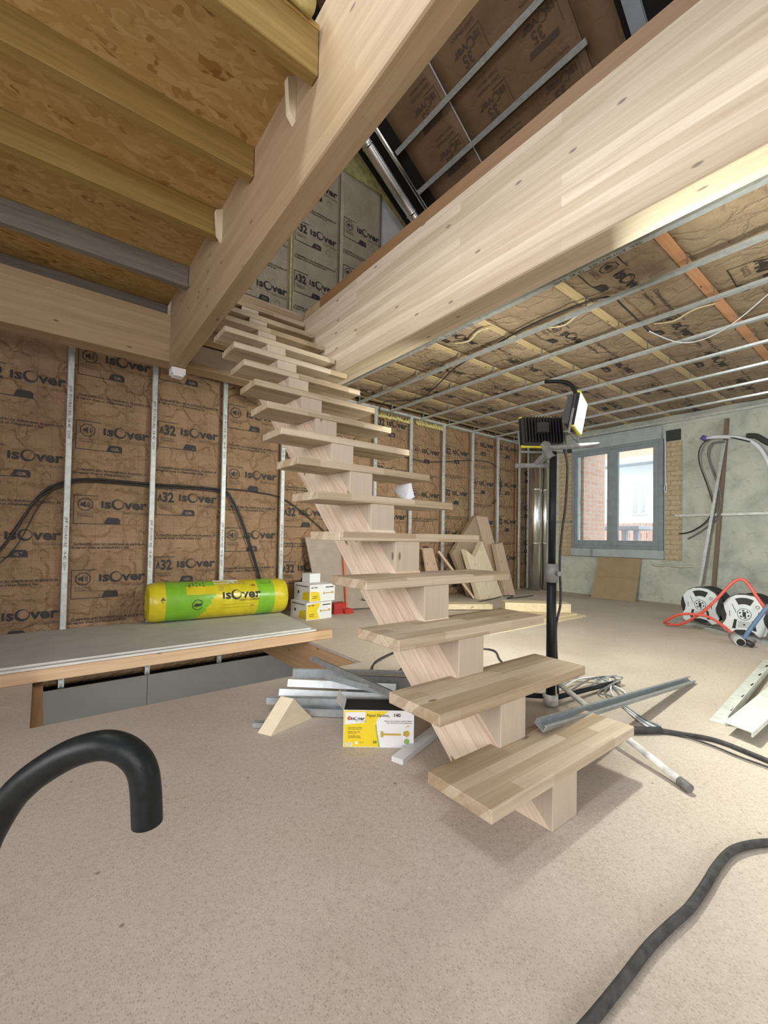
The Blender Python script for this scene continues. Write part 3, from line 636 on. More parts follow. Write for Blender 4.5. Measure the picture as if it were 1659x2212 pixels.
sx = [(0.147, -0.45, 2.31, 'galvanised wall stud, first from the left'), (0.752, -0.45, 2.30, 'galvanised wall stud, second from the left, left of the beam end'), (1.369, -0.45, 2.30, 'galvanised wall stud, third from the left, above the yellow roll'),
      (1.985, -0.45, 2.35, 'galvanised wall stud, fourth from the left, behind the right end of the yellow roll'), (2.6, 0, 2.42, 'galvanised wall stud hidden mostly behind the stringer'), (3.21, 0, 2.42, 'galvanised wall stud just right of the upper stair treads'), (3.80, 0, 2.42, 'galvanised wall stud right of the stair treads, left of the white paper'),
      (4.42, 0, 2.42, 'galvanised wall stud right of the white paper'), (5.04, 0, 2.42, 'galvanised wall stud above the notched timber offcut'), (5.65, 0, 2.42, 'galvanised wall stud above the tall leaning boards'), (6.23, 0, 2.42, 'galvanised corner stud left of the shiny ducts'), (6.50, 0, 2.42, 'galvanised stud in the corner itself, last one')]
for (x, a, b, lb) in sx: stud(x, a, b, lb)
mb = MB(); mb.box(2.0, 4.25, 2.405, 6.55, 4.30, 2.43); tag(mb.build('top_track', 'steel_stud'), 'galvanised horizontal track along the top of the insulated wall', 'metal track')
mb = MB(); mb.box(6.50, -3, 2.40, 6.548, 4.25, 2.43); tag(mb.build('edge_track', 'steel_stud'), 'pale metal track where ceiling meets the window wall', 'metal track')
mb = MB()
for i in range(14):
    x = 3.2 + 0.045 * i + random.uniform(-.01, .01); mb.tube([(x, 4.30, 2.36 + random.uniform(-.02, .03)), (x + .03, 4.28, 2.33), (x + .06, 4.30, 2.38)], 0.02, 5)
for i in range(12):
    x = 3.9 + 0.045 * i; mb.tube([(x, 4.30, 2.40 + random.uniform(-.02, .01)), (x + .03, 4.28, 2.34), (x + .06, 4.30, 2.39)], 0.022, 5)
o = mb.build('wool_tuft', 'wool'); tag(o, 'yellow wool sticking out under the track at the top of the wall', 'insulation'); o['kind'] = 'stuff'

# cables hanging over the insulated wall
def cable(name, pts, r, m_, label, cat='cable', sub=6, n=8, group=None):
    mb = MB(); mb.tube(smooth_path(pts, sub), r, n); o = mb.build(name, m_); return tag(o, label, cat, group)
CY = 4.305
wc = [(-0.75, 0.15), (-0.45, 0.45), (-0.25, 0.66), (-0.14, 0.87), (-0.01, 1.11), (0.13, 1.21), (0.32, 1.25), (0.76, 1.25), (1.33, 1.25), (1.47, 1.16), (1.62, 0.84), (1.77, 0.39), (1.84, 0.1)]
grp = 'black cables arching over the insulated wall'
cable('power_cable', [(x, CY, z) for x, z in wc], 0.009, 'black', 'upper black cable of the thick arch across the left wall studs', group=grp)
cable('power_cable', [(x + 0.01 * (i % 2) - (0.03 if i < 5 else 0.0) - (0.02 if i > 8 else 0), CY - 0.012, z - 0.022 - (0.03 if i < 5 else 0)) for i, (x, z) in enumerate(wc)], 0.008, 'black', 'lower black cable lying against the arch across the left wall studs', group=grp)
cable('thin_cable', [(-0.6, CY, 0.25), (-0.2, CY, 0.62), (-0.04, CY, 0.98), (0.06, CY, 1.14), (0.16, CY - .02, 1.2)], 0.004, 'rubber', 'thin dark wire under the cable arch at the left edge', 'wire', group=grp)
cable('thin_cable', [(1.28, CY - 0.01, 1.255), (1.5, CY, 1.262), (1.75, CY, 1.25), (2.0, CY, 1.21), (2.23, CY, 1.08), (2.47, CY, 0.91), (2.6, CY, 0.8)], 0.006, 'black', 'thin black cable running right from the arch towards the stairs', 'cable')
cable('thin_cable', [(3.2, CY, 1.98), (3.5, CY, 1.9), (3.82, CY, 1.87), (4.21, CY, 1.87), (4.87, CY, 1.97), (5.3, CY, 2.02), (5.58, CY, 2.0), (5.7, CY, 1.9), (5.76, CY, 1.75), (5.73, CY, 1.52), (5.56, CY, 1.37)], 0.006, 'black', 'black cable sagging across the wall right of the stairs, ending in a hook', 'cable')

# ------------------------------------------------------------------ loft, beams, left ceiling
def tbeam(x0, x1, y0, y1, zb0, zb1, zt0, zt1, ch=0.006):
    mb = MB(); P = []
    prof = lambda zb, zt: [(x0 + ch, zb), (x1 - ch, zb), (x1, zb + ch), (x1, zt), (x0, zt), (x0, zb + ch)]
    A = [(x, y0, z) for x, z in prof(zb0, zt0)]; B = [(x, y1, z) for x, z in prof(zb1, zt1)]; n = 6
    mb.add(A + B, [tuple(range(n)), tuple(range(2 * n - 1, n - 1, -1))] + [(i, i + n, (i + 1) % n + n, (i + 1) % n) for i in range(n)], 0)
    return mb
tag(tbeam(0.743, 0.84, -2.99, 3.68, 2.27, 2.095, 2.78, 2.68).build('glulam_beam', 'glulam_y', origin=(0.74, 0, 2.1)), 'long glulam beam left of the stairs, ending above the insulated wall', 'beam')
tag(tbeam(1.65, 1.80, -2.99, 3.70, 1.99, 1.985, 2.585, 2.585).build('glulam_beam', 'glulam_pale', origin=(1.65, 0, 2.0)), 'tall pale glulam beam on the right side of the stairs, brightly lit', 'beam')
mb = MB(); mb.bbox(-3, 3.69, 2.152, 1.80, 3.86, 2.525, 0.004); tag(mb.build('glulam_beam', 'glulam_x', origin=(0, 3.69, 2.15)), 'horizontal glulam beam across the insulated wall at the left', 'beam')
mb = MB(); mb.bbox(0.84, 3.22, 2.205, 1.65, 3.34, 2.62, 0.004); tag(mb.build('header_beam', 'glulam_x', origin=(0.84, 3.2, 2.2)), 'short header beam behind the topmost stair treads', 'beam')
mb = MB(); mb.box(0.84, 3.345, 2.19, 1.65, 3.685, 2.20); tag(mb.build('soffit_board', 'mdf'), 'grey brown soffit board under the stair landing', 'board')
mb = MB(); mb.bbox(0.84, 3.26, 2.625, 1.65, 4.29, 2.66, 0.003); tag(mb.build('landing_board', 'tread'), 'pale landing board at the head of the stairs', 'board')
mb = MB(); mb.bbox(0.745, 3.60, 2.045, 0.845, 3.70, 2.092, 0.002); mb.box(0.76, 3.61, 2.03, 0.83, 3.69, 2.046); tag(mb.build('packing_block', 'white'), 'small white packing block under the end of the left beam', 'block')
mb = MB(); mb.box(1.652, 0.3, 2.588, 2.2, 2.95, 2.662); tag(mb.build('loft_floor_edge', 'fascia'), 'brown chipboard edge of the loft floor along the top of the tall beam', 'board')
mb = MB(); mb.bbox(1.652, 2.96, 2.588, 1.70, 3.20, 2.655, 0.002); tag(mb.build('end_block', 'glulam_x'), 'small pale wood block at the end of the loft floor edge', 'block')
# joists below OSB
jl = [(1.37, 0.05, 2.47, 2.639, 'joist_yellow', 'olive brown trimmer joist at the edge of the deck, top of the photo'), (1.98, 0.055, 2.50, 2.639, 'joist_yellow', 'yellowish joist under the deck, nearest full one to the camera'), (2.49, 0.055, 2.49, 2.639, 'joist_yellow', 'yellowish joist under the deck, second from the wall side grey ones'),
      (3.15, 0.055, 2.50, 2.639, 'joist_grey', 'weathered grey joist under the deck'), (3.79, 0.06, 2.53, 2.639, 'joist_grey', 'dark grey joist right above the horizontal wall beam')]
for (y, w_, za, zb, m_, lb) in jl:
    mb = MB(); mb.bbox(-2.99, y, za, 0.741, y + w_, zb, 0.003); tag(mb.build('ceiling_joist', m_, origin=(0, y, za)), lb, 'joist')
mb = MB()
P = [(-2.9 + 0.04 * i, 1.35 + 0.012 * noise.noise(Vector((i * 0.31, 0, 0))), 2.668 + 0.012 * noise.noise(Vector((i * 0.4, 5, 0)))) for i in range(91)]
mb.tube(P, [0.026 + 0.012 * noise.noise(Vector((i * 0.47, 0, 9))) for i in range(91)], 9)
o = mb.build('wool_edge', 'wool'); tag(o, 'fluffy yellow wool along the edge of the OSB deck', 'insulation'); o['kind'] = 'stuff'
for (y, lb) in ((2.44, 'small pale wedge between joist and left beam, lower one'), (1.55, 'small pale wedge beside the left beam near the trimmer joist')):
    mb = MB(); mb.prism([(0.715, y, 2.47), (0.742, y, 2.44), (0.742, y, 2.62), (0.705, y, 2.60)], (0, 0.03, 0)); tag(mb.build('wood_wedge', 'timber_z'), lb, 'wedge')

# loft roof insulation (faces down the slope)
sl_n = Vector((-0.675, 0, -1)).normalized(); sdir = Vector((1, 0, -0.675)).normalized()
def roof_panel(y0, y1, label, seed, phase):
    O = Vector((2.3, y1, zr(2.3) - 0.01)); L = 3.2; w_ = y1 - y0
    # text runs towards the gable (+Y) with its top down the slope: U = +Y, V = down slope
    O = Vector((1.2, y0, zr(1.2) - 0.012))
    signs = []; 
    def ex(pr):
        for q in range(10):
            for k in range(2):
                v = phase + 0.47 * q + 0.2 * k; u = 0.10 + 0.60 * k
                if v > 4.3 or u + 0.45 > w_: continue
                pr.text('35', u + 0.13, v + 0.07, 0.13, 1, 0.03, sx=0.9); pr.logo(u, v, 0.30, 1); pr.rect(u + 0.02, v + 0.175, u + 0.30, v + 0.225, 1, 0.02)
                pr.rect(u - 0.03, v + 0.17, u - 0.024, v - 0.03, 1); pr.rect(u - 0.03, v - 0.034, u + 0.12, v - 0.028, 1)
                pr.text('Laine minerale', u, v - 0.09, 0.045, 1, 0.01, res=1); pr.text('haute densite', u, v - 0.14, 0.045, 1, 0.01, res=1)
    return insul_panel('roof_insulation_batt', O, (0, 1, 0), sdir, Vector((0, 1, 0)).cross(sdir), w_, 4.6, [], [], ['kraft_roof', 'ink_soft', 'ink_soft', 'ink_kraft'], label, amp=0.004, step=0.12, seed=seed, extra=ex)
roof_panel(3.07, 3.78, 'brown kraft roof insulation panel beside the dark gap near the loft duct', 3, 0.35)
roof_panel(1.84, 3.068, 'brown kraft roof insulation panel in the middle of the loft slope', 9, 0.55)
roof_panel(1.56, 1.836, 'brown kraft roof insulation panel towards the roof window', 14, 0.2)
mb = MB(); mb.beam((1.3, 3.069, zr(1.3) - 0.022), (5.0, 3.069, zr(5.0) - 0.022), 0.012, 0.006, up=tuple(-sl_n)); tag(mb.build('roof_seam_tape', 'strip_white'), 'pale seam line running down the loft roof insulation', 'strip')
for (x, y0_, y1_, lb) in ((3.17, 0.3, 3.87, 'galvanised furring rail across the loft roof slope, higher one'), (3.55, 1.8, 3.9, 'galvanised furring rail across the loft roof slope, just above the brown floor edge')):
    mb = MB(); d = 0.05; mb.beam((x - 0.03, y0_, zr(x) - 0.045), (x - 0.03, y1_, zr(x) - 0.045), 0.05, 0.02, up=tuple(-sl_n)); tag(mb.build('loft_rail', 'steel_stud'), lb, 'metal rail')
mb = MB(); mb.beam(Vector((2.2, 4.08, zr(2.2) - 0.12)), Vector((4.6, 4.08, zr(4.6) - 0.12)), 0.001, 0.001)
mb = MB(); p = [Vector((x, 4.10, zr(x) - 0.11)) for x in (1.8, 2.6, 3.4, 3.95)]; mb.tube([p[0], p[1], p[2], p[3], Vector((3.98, 4.10, 3.6)), Vector((3.98, 4.10, 2.67))], 0.075, 20)
for x in (2.9, 3.6): c0 = Vector((x, 4.10, zr(x) - 0.11)); mb.tube([c0 - sdir * 0.015, c0 + sdir * 0.015], 0.081, 20)
tag(mb.build('loft_duct', 'duct'), 'shiny steel duct running down the loft slope beside the gable', 'duct')
mb = MB(); mb.tube([Vector((x, 3.93, zr(x) - 0.05)) for x in (1.8, 4.5)], 0.03, 14); tag(mb.build('loft_duct', 'duct'), 'thinner shiny steel pipe right of the big loft duct', 'duct')
# roof window far right in the loft
mb = MB(); mb.beam((2.4, 1.45, zr(2.4) - 0.03), (4.9, 1.45, zr(4.9) - 0.03), 0.11, 0.06, up=tuple(-sl_n)); tag(mb.build('roof_window_lining', 'frame_pale'), 'grey lining strip of the roof window at the top edge of the photo', 'trim')
mb = MB(); mb.tube([(1.75, 0.50, 2.67), (1.9, 0.42, 2.70), (1.95, 0.3, 2.68)], 0.03, 8); tag(mb.build('crumpled_paper', 'paper'), 'crumpled white scrap on the loft floor edge at the top', 'paper')

# ------------------------------------------------------------------ right ceiling
FXS = [2.462, 2.92, 3.42, 3.96, 4.46, 4.99, 5.50, 5.98]
JYS = [-0.9, -0.3, 0.30, 0.89, 1.49, 2.14, 2.66, 3.22, 3.76, 4.22]
hang_mesh = None
ordn = ['first', 'second', 'third', 'fourth', 'fifth', 'sixth', 'seventh', 'eighth']
for i, x in enumerate(FXS):
    s_ = MB(); s_.sweep([(-0.0235, 0), (-0.0195, -0.018), (0.0195, -0.018), (0.0235, 0), (0.018, 0), (0.015, -0.015), (-0.015, -0.015), (-0.018, 0)], (x, -1.5, 2.418), (x, 4.25, 2.418))
    if i == 0:
        pr = Print(s_, lambda u, v: Vector((x - 0.014 + v, 3.3 - u, 2.3985)))
        pr.fn = lambda u, v: Vector((x + 0.013 - v, u - 0.4, 2.3985))
        for k in range(3): pr.text('SPP  FOURRURE  18-45  S300', 0.2 + 1.15 * k, 0, 0.034, 1, 0.008, res=1, sx=1.2)
    o = s_.build('ceiling_rail', ['steel', 'ink_soft']); tag(o, 'galvanised ceiling rail, %s from the tall beam' % ordn[i], 'metal rail', 'ceiling rails in the right room')
    for j, y in enumerate(JYS):
        if y < 0: continue
        if hang_mesh is None:
            hm = MB(); hm.box(-0.01, -0.0015, 0, 0.01, 0.0015, 0.105); hm.box(-0.02, -0.012, 0.0, 0.02, 0.012, 0.003)
            hg = hm.build('hanger', 'steel_dark', o, origin=(0, 0, 0)); hang_mesh = hg.data
        else:
            hg = bpy.data.objects.new('hanger', hang_mesh); COL.objects.link(hg); hg.parent = o
        hg.location = Vector((x, y - 0.006, 2.415)) - ORG[o.name]
for j, y in enumerate(JYS):
    mb = MB(); or_ = (j == 3); mb.bbox(1.81, y, 2.495, 6.54, y + 0.065, 2.558, 0.003)
    tag(mb.build('ceiling_joist', 'joist_orange' if or_ else 'joist', origin=(1.81, y, 2.5)), ('orange tinted wooden joist above the ceiling rails' if or_ else 'pale wooden joist above the ceiling rails, %s' % ['behind the camera', 'over the camera', 'at the right edge of the photo', '', 'next to the orange joist', 'second beyond the orange joist', 'third beyond the orange joist', 'fourth beyond the orange joist', 'fifth beyond the orange joist', 'closest to the insulated wall'][j]), 'joist', 'joists of the right ceiling')
for j in range(len(JYS) - 1):
    ya, yb = JYS[j] + 0.067, JYS[j + 1] - 0.002
    w_ = yb - ya
    def ex(pr, j=j, w_=w_):
        u = 0.5 + 0.23 * (j * 37 % 5)
        while u < 4.3:
            kk = 'A' if int(u * 10) % 2 else '40'
            pr2 = Print(pr.mb, lambda a, b: pr.fn(b, a))
            pr2.sign(u, w_ * 0.5 - 0.0, kk); u += 0.62
            if u < 4.3:
                pr2.text('Compatible avec les', u - 0.0, w_ * 0.62, 0.045, 1, 0.01, 0.2, res=1); pr2.text('membranes', u, w_ * 0.5, 0.045, 1, 0.01, 0.2, res=1)
            u += 0.35
    # U = -Y side across the bay, V = +X so that the face looks down
    o = insul_panel('ceiling_insulation_batt', (1.82, yb, 2.50), (0, -1, 0), (1, 0, 0), (0, 0, -1), w_, 4.70, [], [], KC, 'kraft faced insulation sagging between ceiling joists, ' + ['behind the camera', 'over the camera', 'at the right photo edge', 'on the near side of the orange joist' , 'on the far side of the orange joist', 'second bay beyond the orange joist', 'third bay beyond the orange joist', 'fourth bay beyond the orange joist', 'bay closest to the insulated wall'][j], amp=0.022, wl=4.0, sag=0.012, step=0.05, seed=j * 5.3, thick=0.03, off=0.005, extra=ex)
for k, (x, y) in enumerate(((3.05, 1.85), (2.7, 2.5), (3.6, 1.3))):
    mb = MB(); P = smooth_path([(x, y, 2.455), (x + 0.03, y - 0.12, 2.44), (x - 0.02, y - 0.26, 2.45), (x + 0.01, y - 0.38, 2.455)], 4)
    V = []; 
    for q_, p in enumerate(P): ww = 0.009 * math.sin(PI * (q_ + 0.5) / len(P)) + 0.002; V += [p + Vector((-ww, 0, 0.006)), p + Vector((ww, 0, 0)), p + Vector((0, 0, 0.012))]
    mb.add(V, [(3 * a, 3 * a + 1, 3 * a + 4, 3 * a + 3) for a in range(len(P) - 1)] + [(3 * a + 1, 3 * a + 2, 3 * a + 5, 3 * a + 4) for a in range(len(P) - 1)] + [(3 * a + 2, 3 * a, 3 * a + 3, 3 * a + 5) for a in range(len(P) - 1)], 0, True)
    tag(mb.build('torn_paper_edge', 'timber'), 'pale torn edge of kraft paper hanging over the rails, ' + ['middle one', 'closest to the tall beam', 'beside the orange joist'][k], 'paper')
cable('ceiling_cable', [(3.24, 4.25, 2.38), (3.17, 4.05, 2.43), (3.35, 3.85, 2.435), (3.40, 3.62, 2.44), (3.22, 3.19, 2.435), (3.03, 2.78, 2.43), (2.95, 2.3, 2.44), (2.87, 1.87, 2.44), (2.88, 1.5, 2.44), (2.94, 1.33, 2.44), (3.11, 1.32, 2.435), (3.6, 1.34, 2.42)], 0.006, 'black', 'black cable lying on the ceiling rails beside the tall beam')
cable('ceiling_wire', [(3.60, 1.34, 2.42), (3.87, 1.24, 2.38), (3.95, 1.1, 2.37), (3.88, 0.9, 2.39), (3.67, 0.66, 2.43), (3.4, 0.45, 2.44)], 0.004, 'paper', 'thin pale wire drooping below the ceiling rails at the right', 'wire')

# ------------------------------------------------------------------ staircase
ST = thing('staircase', 'open wooden staircase with one central stringer and thick pale treads', 'staircase', (1.19, 0.72, 0))
def zt(n): return 0.161 + 0.1675 * (n - 1) - 0.00054 * (n - 1) ** 2
def yf(n): return 0.650 + 0.1745 * (n - 1) - 0.0004 * (n - 1) ** 2
TH = 0.034
BX0, BX1 = 1.123, 1.253
for n in range(1, 17):
    x0 = 0.850 if n < 13 else 0.846
    mb = MB(); mb.bbox(x0, yf(n), zt(n) - TH, 1.636, min(yf(n) + 0.218, 3.217), zt(n), 0.0025)
    mb.build('tread', 'tread', ST)
for n in range(1, 17):
    z0_ = 0 if n == 1 else zt(n - 1); mb = MB(); mb.bbox(BX0, yf(n) + 0.004, z0_, BX1, min(yf(n) + 0.17, 3.216), zt(n) - TH, 0.0015); mb.build('riser_block', 'block', ST)
mb = MB(); poly = [(0.70, 0.0), (0.98, 0.0)] + [(3.05, 2.02), (3.22, 2.2), (3.22, 2.50)]
up = []
for n in range(16, 0, -1): up += [(yf(n) + 0.168, zt(n) - TH), (yf(n) + 0.168, (zt(n - 1) if n > 1 else 0.0))] if False else []
poly += [(3.20, 2.49)]
# body follows the pitch below the blocks
poly = [(0.66, 0.001), (0.99, 0.001), (3.215, 2.11), (3.215, 2.42), (3.16, 2.47), (0.80, 0.125)]
mb.prism([(BX0 - 0.0012, y, z) for y, z in poly], (BX1 - BX0 + 0.0024, 0, 0)); mb.build('stringer', 'stringer', ST)

# ------------------------------------------------------------------ things on and around the stairs
mb = MB(); mb.prism([(1.50, 1.80, 1.085), (1.505, 1.69, 1.092), (1.50, 1.655, 1.015), (1.50, 1.70, 1.000), (1.495, 1.765, 1.02), (1.49, 1.81, 1.06)], (0.002, 0.0008, 0)); 
pr = Print(mb, lambda u, v: Vector((1.4965, 1.78 - u, 1.03 + v))); pr.rect(0.02, 0.022, 0.023, 0.03, 1); pr.rect(0.06, 0.0, 0.063, 0.006, 1)
tag(mb.build('paper_sheet', ['paper', 'ink'], origin=(1.5, 1.7, 1.0)), 'torn white paper leaning on a middle stair tread', 'paper')

# metal rail leaning from the first tread to the floor
def uprail(mb, p0, p1, w_=0.048, h=0.03, th=0.003, roll=(0, 0, 1), mi=0):
    mb.sweep([(-w_ / 2, 0), (w_ / 2, 0), (w_ / 2, h), (w_ / 2 - 0.008, h), (w_ / 2 - 0.008, h - th), (w_ / 2 - th, h - th), (w_ / 2 - th, th), (-w_ / 2 + th, th), (-w_ / 2 + th, h - th), (-w_ / 2 + 0.008, h - th), (-w_ / 2 + 0.008, h), (-w_ / 2, h)], p0, p1, up=roll, mi=mi)
mb = MB(); uprail(mb, (1.30, 0.81, 0.186), (2.95, 0.872, 0.008), 0.040, 0.022, roll=(0.0, -0.5, 0.9)); tag(mb.build('metal_channel', 'steel_dark'), 'galvanised channel leaning from the lowest tread down to the floor', 'metal channel')

# bundle of studs behind the wedge
grp = 'short steel studs lying beside the stairs'
def short(p0, p1, lb, w_=0.05, h=0.035, m_='steel', roll=(0, 0, 1)):
    mb = MB(); uprail(mb, p0, p1, w_, h, roll=roll); tag(mb.build('steel_stud', m_), lb, 'metal stud', grp)
short((1.06, 2.10, 0.055), (1.55, 1.70, 0.055), 'steel stud at the back of the pile beside the stairs', 0.02, 0.05)
short((1.00, 2.03, 0.04), (1.40, 1.66, 0.04), 'bright steel stud in the pile, second from the back', 0.045, 0.035, roll=(0.25, 0.3, 1))
short((0.93, 1.98, 0.02), (1.32, 1.62, 0.02), 'steel stud in the pile, third from the back', 0.045, 0.035, 'steel_dark', roll=(0.3, 0.3, 1))
short((0.83, 1.90, 0.035), (1.27, 1.55, 0.035), 'bright steel stud in the pile, sticking furthest left', 0.03, 0.03)
short((0.86, 1.85, 0.004), (1.25, 1.50, 0.004), 'dull steel stud lying at the front of the pile', 0.06, 0.03, 'steel_dark')
short((0.715, 1.77, 0.004), (0.82, 1.69, 0.004), 'short dark steel piece behind the wooden wedge', 0.03, 0.02, 'steel_dark')
mb = MB(); mb.box(0, 0, 0, 0.36, 0.003, 0.10); mb.box(0, 0, 0, 0.36, 0.05, 0.003); mb.box(0, 0, 0.097, 0.36, 0.05, 0.1)
tag(mb.build('steel_track', 'steel_dark', origin=(0, 0, 0)), 'tall dark steel track standing on edge at the back of the pile', 'metal track', grp); o = bpy.data.objects['steel_track']; o.location = (1.235, 1.86, 0.001); o.rotation_euler = (0, 0, R_(-43))
def round_rail(p0, p1, lb, r=0.022):
    mb = MB(); mb.tube([p0, p1], r, 12); mb.tube([Vector(p0) * 1.0 + (Vector(p0) - Vector(p1)).normalized() * 0.001, Vector(p0)], r * 0.8, 12, 1); tag(mb.build('steel_tube', ['steel_dark', 'steel']), lb, 'steel tube', grp)
short((1.14, 2.04, 0.145), (1.13, 1.36, 0.155), 'steel stud lying diagonally across the pile, longest one', 0.04, 0.025, 'steel_dark', roll=(0.4, 0, 1))
short((1.08, 1.79, 0.125), (1.155, 1.33, 0.148), 'steel stud lying diagonally across the pile onto the carton', 0.04, 0.025, 'steel', roll=(0.4, 0, 1))

# timber wedge
mb = MB(); A, B, C_ = Vector((0.74, 1.65, 0.0)), Vector((0.96, 1.71, 0.0)), Vector((0.85, 1.675, 0.118)); mb.prism([A, B, C_], (-0.03, 0.06, 0)); tag(mb.build('timber_wedge', 'timber_pale'), 'triangular pale wooden offcut standing in front of the steel studs', 'offcut')

# fixing carton on the floor
d = Vector((0.207, -0.163, 0)).normalized(); nb = Vector((0.163, 0.207, 0)).normalized(); p0 = Vector((0.925, 1.405, 0)); Wd, Ht, Dp = 0.270, 0.140, 0.115
ct = thing('fixing_carton', 'yellow and white fixings carton standing on the floor by the stairs', 'box', p0 + d * Wd / 2 + nb * Dp / 2)
def cartmap(off): return lambda u, v: p0 + d * u + Vector((0, 0, v)) - nb * off
mb = MB(); mb.prism([p0, p0 + d * Wd, p0 + d * Wd + nb * Dp, p0 + nb * Dp], (0, 0, Ht)); mb.add([p0 + nb * 0.002 + d * .002 + Vector((0, 0, Ht + .0006)), p0 + nb * 0.002 + d * (Wd - .002) + Vector((0, 0, Ht + .0006)), p0 + nb * (Dp - .002) + d * (Wd - .002) + Vector((0, 0, Ht + .0006)), p0 + nb * (Dp - .002) + d * .002 + Vector((0, 0, Ht + .0006))], [(0, 1, 2, 3)], 3)
MA['carton_white'] = speck('carton_white', (0.76, 0.77, 0.78), 0.02, 20, 0.5); MA['carton_yellow'] = speck('carton_yellow', (0.78, 0.60, 0.02), 0.04, 20, 0.45); MA['carton_green'] = mat('carton_green', (0.25, 0.42, 0.10), 0.5); MA['gold'] = mat('gold_print', (0.50, 0.36, 0.05), 0.5); MA['barcode'] = mat('pale_print', (0.75, 0.72, 0.6), 0.6)
pr = Print(mb, cartmap(0.0008))
pr.poly([(0.002, 0.002), (0.135, 0.002), (0.127, 0.05), (0.122, 0.085), (0.13, 0.11), (0.175, 0.138), (0.002, 0.138)], 1)
pr.fn = cartmap(0.0014); pr.poly([(0.135, 0.002), (0.141, 0.002), (0.129, 0.06), (0.126, 0.09), (0.122, 0.085), (0.127, 0.05)], 4)
pr.poly([(0.006, 0.085), (0.082, 0.094), (0.085, 0.134), (0.008, 0.132)], 0); pr.fn = cartmap(0.002)
pr.ring(0.021, 0.109, 0.0065, 0.0065, 5, 14); pr.ring(0.023, 0.110, 0.0075, 0.002, 2, 14); pr.logo(0.030, 0.104, 0.050, 2)
pr.text('SAINT-GOBAIN', 0.045, 0.097, 0.006, 6, res=1); pr.text('Appui Optima', 0.088, 0.117, 0.0155, 2, 0.006, sx=0.95); pr.text('2', 0.174, 0.113, 0.008, 2, res=1); pr.text('140', 0.190, 0.117, 0.019, 2, 0.02, sx=1.0)
pr.text("Support de connexion intermediaire", 0.262, 0.099, 0.0072, 2, 0.01, align='R', res=1); pr.text("entre la fourrure et la membrane", 0.262, 0.092, 0.0072, 2, 0.01, align='R', res=1)
for k, (a_, b_) in enumerate((("Pour parois verticales", "isolees par l'interieur"), ("Fixation sans outil", "gain de pose"), ("Compatible toutes", "epaisseurs d'isolants"))):
    pr.text(a_, 0.018, 0.073 - 0.016 * k, 0.0062, 2, 0.012, res=1); pr.text(b_, 0.018, 0.067 - 0.016 * k, 0.0062, 2, 0.012, res=1)
pr.text('50', 0.114, 0.016, 0.014, 2, 0.02); pr.rect(0.008, 0.006, 0.036, 0.018, 7); [pr.rect(0.010 + 0.0026 * k, 0.008, 0.011 + 0.0026 * k, 0.016, 2) for k in range(9)]
pr.rect(0.046, 0.012, 0.056, 0.022, 0); pr.text('Appuis', 0.062, 0.017, 0.006, 6, res=1)
pr.fn = cartmap(0.002); pr.rect(0.150, 0.047, 0.215, 0.054, 8, 0.0); pr.rect(0.143, 0.040, 0.153, 0.062, 8); pr.poly([(0.215, 0.046), (0.224, 0.051), (0.215, 0.056)], 8); pr.rect(0.230, 0.046, 0.236, 0.062, 8); pr.ring(0.243, 0.054, 0.012, 0.012, 8, 16, sq=0.8); pr.ring(0.247, 0.077, 0.008, 0.0025, 8, 8, a0=0.5, a1=3.2)
pr.ring(0.243, 0.025, 0.0105, 0.0105, 4, 18); pr.rect(0.228, 0.008, 0.26, 0.0095, 6)
pr.fn = lambda u, v: p0 + nb * u + Vector((0, 0, v)) - d * 0.0008; pr.rect(0.004, 0.004, Dp - 0.004, Ht - 0.004, 0)
mb.build('carton_body', ['carton_white', 'carton_yellow', 'ink', 'dark', 'carton_green', 'orange', 'ink_soft', 'barcode', 'gold'], ct)
fl = MB(); t0 = p0 + Vector((0, 0, Ht)); fl.prism([t0, t0 + nb * Dp, t0 + nb * Dp - d * 0.03 + Vector((0, 0, 0.035)), t0 - d * 0.03 + Vector((0, 0, 0.035))], (0.001, 0.001, 0.001)); fl.build('side_flap', 'carton_white', ct)

# white strip
mb = MB(); mb.beam((1.015, 1.19, 0.009), (1.42, 1.32, 0.009), 0.048, 0.018); tag(mb.build('painted_strip', 'strip_white'), 'flat pale metal strip sticking out from under the stringer', 'strip')
# cable loop behind the stairs
cable('floor_cable', [(2.1, 2.42, 0.01), (1.97, 2.34, 0.012), (1.79, 2.25, 0.02), (1.65, 2.17, 0.02), (1.56, 2.06, 0.01), (1.56, 1.95, 0.008), (1.72, 2.0, 0.008), (1.94, 2.15, 0.008), (2.25, 2.2, 0.008), (2.57, 2.0, 0.008), (2.39, 1.77, 0.008), (2.2, 1.5, 0.008)], 0.006, 'black', 'thin black cable looping on the floor behind the stringer')

